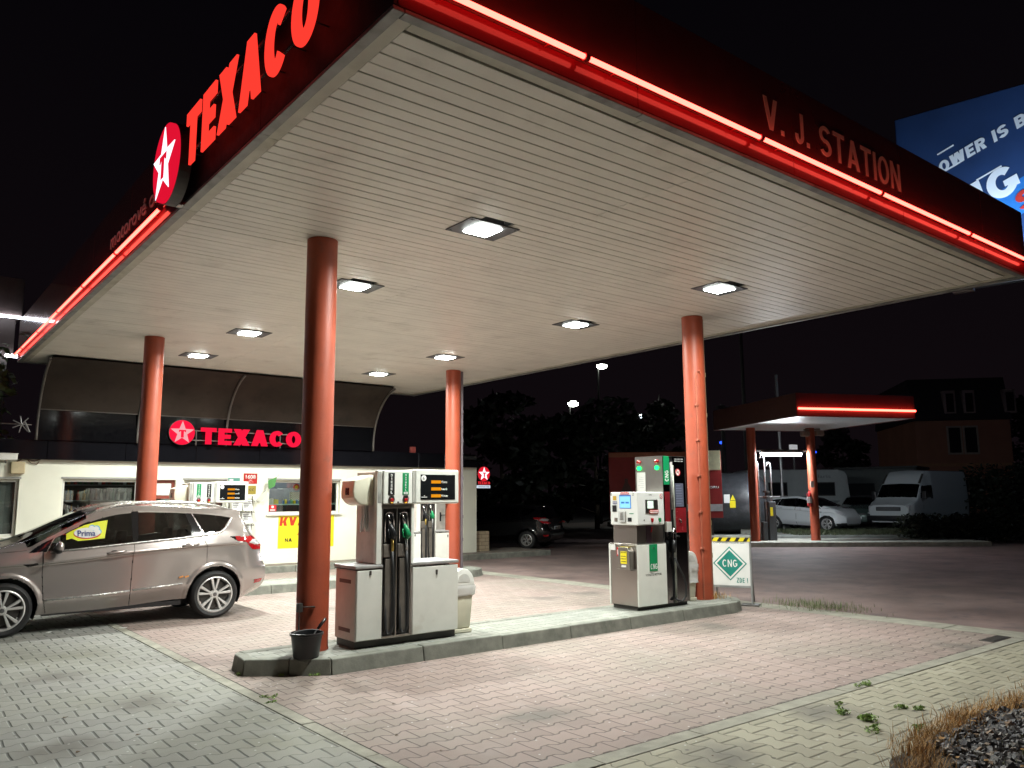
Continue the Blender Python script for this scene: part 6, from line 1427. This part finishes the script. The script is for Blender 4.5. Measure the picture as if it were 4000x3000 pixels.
for k, (px, dist, h, lab_) in enumerate(((1960, 40, 6.5, 'dark tree behind the black hatchback'), (2150, 46, 6, 'dark tree below the brightest far street lamp'), (2330, 44, 6.5, 'dark tree left of the red board'), (2560, 50, 7, 'dark tree behind the gas dispenser'), (3300, 74, 7, 'dark tree behind the garage'), (4060, 66, 8, 'dark tree at the right edge beside the orange house'))):
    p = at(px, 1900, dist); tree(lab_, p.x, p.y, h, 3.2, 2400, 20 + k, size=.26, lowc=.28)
tree('leafy tree lit from below at the left edge, left of the arched roof', 1.2, 20.35, 5.0, 1.35, 1500, 3, LEAF, None, .11)
def hedge(name, label, pts, n, size, m, seed):
    t = thing(name, label, 'hedge', (0, 0, 0)); cs = [(p, R) for p, R in pts]; link('foliage', leaves(cs, n, size, seed), m, t)
    g = MB(); [g.tube([(p[0], p[1], 0), (p[0] + .1, p[1], p[2])], .03, 5) for p, R in pts]; g.build('stem', BARK, t)
q = [at(px, 2095, 33 + i * .2) for i, px in enumerate((3580, 3650, 3720, 3790, 3860, 3930, 4000))]
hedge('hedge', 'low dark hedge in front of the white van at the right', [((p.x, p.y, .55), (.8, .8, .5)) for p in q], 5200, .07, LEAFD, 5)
q = [at(px, 2000, 44 + i) for i, px in enumerate((3840, 3910, 3980, 4050))]
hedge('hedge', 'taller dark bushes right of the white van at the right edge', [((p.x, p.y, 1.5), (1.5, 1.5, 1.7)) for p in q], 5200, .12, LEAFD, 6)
# grass strip behind the slab kerb
def blades(pts, h, w, seed, name, m, lean=.5):
    rnd = random.Random(seed); vs, fs = [], []
    for (x, y, z) in pts:
        a = rnd.uniform(0, 6.28); L = h * rnd.uniform(.4, 1.2); k = rnd.uniform(.1, lean); dx, dy = math.cos(a), math.sin(a); i = len(vs)
        vs += [(x - dy * w, y + dx * w, z), (x + dy * w, y - dx * w, z), (x + dx * L * k * .4 + dy * w * .7, y + dy * L * k * .4 - dx * w * .7, z + L * .6), (x + dx * L * k * .4 - dy * w * .7, y + dy * L * k * .4 + dx * w * .7, z + L * .6), (x + dx * L * k, y + dy * L * k, z + L)]
        fs += [(i, i + 1, i + 2, i + 3), (i + 3, i + 2, i + 4)]
    me = bpy.data.meshes.new(name); me.from_pydata(vs, [], fs); me.update(); return link(name, me, m)
rnd = random.Random(4)
P = []
for _ in range(9000):
    p = k0 + kd * rnd.uniform(2.6, 13) + kn * rnd.uniform(2.7, 6.5); P.append((p.x, p.y, YZ))
tag(blades(P, .14, .012, 2, 'grass', mat('grass_blade', (.055, .068, .03), .7, var=.5, scale=1)), 'short dark grass on the strip behind the small station slab', 'grass', kind='stuff')
P = [(rnd.gauss(11.55, .22), rnd.gauss(7.0, .38), 0) for _ in range(520)]
tag(blades(P, .10, .004, 9, 'grass_tuft', mat('tuft_green', (.13, .16, .07), .7, var=.5, scale=8)), 'thin grass tufts growing behind the standing sign board', 'grass', kind='stuff')
P = [(10.3 + rnd.gauss(0, .13), 7.95 + rnd.gauss(0, .07), IZ) for _ in range(150)]
tag(blades(P, .11, .003, 10, 'dry_grass_tuft', STRAW, .9), 'dry grass stalks at the foot of the right column', 'grass', kind='stuff')
# gravel bed with a rim of dry grass, near right corner
def edge(x): return 2.86 + .05 * math.sin(x * 3.1) + .03 * math.sin(x * 7.7)
g = MB(); xs = [4.3 + .1 * i for i in range(60)]; top = [(x, edge(x) - .03 - max(0, 5.35 - x) * .75) for x in xs]
a = [g.bm.verts.new((x, y, .012)) for x, y in top]; b = [g.bm.verts.new((x, .2, .012)) for x, y in top]
for i in range(len(xs) - 1): g.face([b[i], b[i + 1], a[i + 1], a[i]])
struct('soil_bed', g, mat('bed_soil', (.05, .04, .03), .95, var=.4, bump=.6))
stv, stf = [], []; rnd = random.Random(12)
cube = [(-1, -1, -1), (1, -1, -1), (1, 1, -1), (-1, 1, -1), (-1, -1, 1), (1, -1, 1), (1, 1, 1), (-1, 1, 1)]; cf = [(3, 2, 1, 0), (4, 5, 6, 7), (0, 1, 5, 4), (1, 2, 6, 5), (2, 3, 7, 6), (3, 0, 4, 7)]
def inbed(x, y, m=0): return y < edge(x) - .12 - m - max(0, 5.75 - x) * .8 and y > .6
n_ = 0
while n_ < 9000:
    x, y = rnd.uniform(4.6, 9.6), rnd.uniform(1.2, 2.9)
    if not inbed(x, y): continue
    n_ += 1; s = rnd.choice((.006, .008, .01, .012, .014, .017, .024)) * rnd.uniform(.8, 1.2); M = Matrix.Rotation(rnd.uniform(0, 6), 3, Vector((rnd.uniform(-1, 1), rnd.uniform(-1, 1), rnd.uniform(-1, 1))).normalized()); i = len(stv); z = .02 + rnd.uniform(0, .03)
    for c in cube:
        q = M @ Vector((c[0] * s * rnd.uniform(.6, 1.5), c[1] * s * rnd.uniform(.5, 1.1), c[2] * s * rnd.uniform(.35, .8))); stv.append((x + q.x, y + q.y, z + q.z))
    stf += [tuple(i + k for k in f) for f in cf]
me = bpy.data.meshes.new('gravel'); me.from_pydata(stv, [], stf); me.update()
GR = G('gravel_stone'); b_ = GR.new('ShaderNodeBsdfPrincipled'); ge = GR.new('ShaderNodeNewGeometry'); GR.put(b_.inputs[0], GR.ramp(ge.outputs['Random Per Island'], [(0, (.05, .05, .055)), (.35, (.14, .14, .15)), (.7, (.24, .235, .23)), (.93, (.36, .34, .32)), (1, (.25, .17, .11))])); b_.inputs['Roughness'].default_value = .8; GR.link(b_.outputs[0], GR.out.inputs[0])
tag(link('gravel', me, GR.mat), 'loose grey chippings of the bed at the lower right corner', 'gravel', kind='stuff')
P = []
while len(P) < 5200:
    x = rnd.uniform(4.4, 9.6); e = edge(x) - max(0, 5.55 - x) * .8; y = e - .03 + rnd.gauss(0, .085) - abs(rnd.gauss(0, .05)); P.append((x, y, 0))
tag(blades(P, .095, .0024, 5, 'dry_grass', STRAW, 1.4), 'fringe of dry orange grass along the gravel bed', 'grass', kind='stuff')
P = [(rnd.uniform(5, 9), rnd.uniform(1.6, 2.4), .02) for _ in range(500)]
tag(blades([p for p in P if inbed(p[0], p[1], .1)], .07, .003, 6, 'bed_weeds', mat('bed_weed', (.14, .15, .05), .7, var=.5, scale=9)), 'small yellowish weeds among the grey chippings', 'weeds', kind='stuff')
# single weeds in the joints
def weed(label, x, y, s, n, z=0, seed=1, m=None):
    rnd = random.Random(seed); t = thing('weed', label, 'weed', (x, y, z), 0, 'weeds in the paving joints'); cs = [((rnd.gauss(0, s * .5), rnd.gauss(0, s * .28), s * .18), (s * .35, s * .28, s * .2)) for _ in range(5)]
    link('leaves', leaves(cs, n, s * .13, seed), m or WEED, t)
    g = MB(); [g.tube([(0, 0, 0), (c[0][0] * .6, c[0][1] * .6, s * .1), (c[0][0], c[0][1], s * .25)], .002, 4) for c in cs]; g.build('stem', WEED, t)
WEED = mat('weed_green', (.24, .36, .10), .6, var=.5, scale=30)
for k, (px, py, s, lab_) in enumerate(((3375, 2680, .10, 'small weed growing at the pale border of the side paving'), (3295, 2785, .10, 'weed tuft in the side paving nearest the border middle'), (3388, 2815, .14, 'largest weed tuft in the side paving'), (3410, 2855, .10, 'weed tuft just left of the dry grass fringe'), (3525, 2768, .09, 'small weed right of the largest tuft in the side paving'), (3600, 2775, .08, 'rightmost of the small weeds in the side paving'), (3590, 2845, .08, 'weed beside the dry grass fringe'), (3278, 2752, .06, 'tiny weed above the other tufts in the side paving'))):
    p = at(px, py, z=0); weed(lab_, p.x, p.y, s, 110, 0, 40 + k)
for k, (x, y, s, lab_) in enumerate(((2.99, 8.03, .10, 'weed at the pointed near end of the front island'), (2.81, 6.98, .065, 'weed at the joint of the left paving border'), (2.80, 6.80, .05, 'low weed along the left paving border'), (3.30, 7.72, .08, 'flat weed at the foot of the front island kerb'), (3.52, 7.52, .07, 'small weed under the bucket at the island kerb'))): weed(lab_, x, y, s, 120, 0, 70 + k)
# bits of litter and leaves on the paving
rnd = random.Random(31)
BITS = mat('dead_leaf', (.10, .06, .03), .8, var=.4)
for k in range(26):
    px, py = rnd.uniform(150, 3300), rnd.uniform(2560, 2960); p = at(px, py, z=0)
    if p.y > 7 and 2.9 < p.x < 10.7: continue
    s = rnd.uniform(.007, .016); g = MB(); a = rnd.uniform(0, 6)
    V = [g.bm.verts.new((s * math.cos(a + t) * (1.6 if i % 2 == 0 else .7), s * math.sin(a + t) * .9, .001 + rnd.uniform(0, .5) * s)) for i, t in enumerate((0, 1.2, 2.2, 3.1, 4.3, 5.4))]; g.face(V)
    o = g.build('dead_leaf', BITS); o.location = (p.x, p.y, .005); sm = o.modifiers.new('s', 'SOLIDIFY'); sm.thickness = .001; tag(o, 'little dark dead leaf lying on the paving', 'leaf', 'dead leaves on the paving')
for k in range(14):
    x = rnd.uniform(5.4, 7.6); y = edge(x) - rnd.uniform(.1, .7) - max(0, 5.75 - x) * .8; s = rnd.uniform(.012, .024); g = MB(); a = rnd.uniform(0, 6)
    V = [g.bm.verts.new((s * math.cos(a + t) * (1.6 if i % 2 == 0 else .7), s * math.sin(a + t) * .9, .001 + rnd.uniform(0, .5) * s)) for i, t in enumerate((0, 1.2, 2.2, 3.1, 4.3, 5.4))]; g.face(V)
    o = g.build('dead_leaf', STRAW); o.location = (x, y, .065); sm = o.modifiers.new('s', 'SOLIDIFY'); sm.thickness = .001; tag(o, 'curled straw coloured leaf lying on the grey chippings', 'leaf', 'dead leaves on the gravel bed')
# pale paper scraps in the shade of the car
for k, (px, py, lab_) in enumerate(((480, 2455, 'white scrap of paper at the border in front of the car'), (190, 2472, 'pale scrap in the shadow between the car wheels'), (265, 2460, 'yellowish scrap in the shadow under the car'))):
    p = at(px, py, z=0); g = MB(); g.box(-.05, -.02, 0, .05, .02, .004, .001); o = g.build('paper_scrap', PAPER); o.location = (p.x, p.y, .006); o.rotation_euler.z = k; tag(o, lab_, 'paper scrap', 'paper scraps by the car')
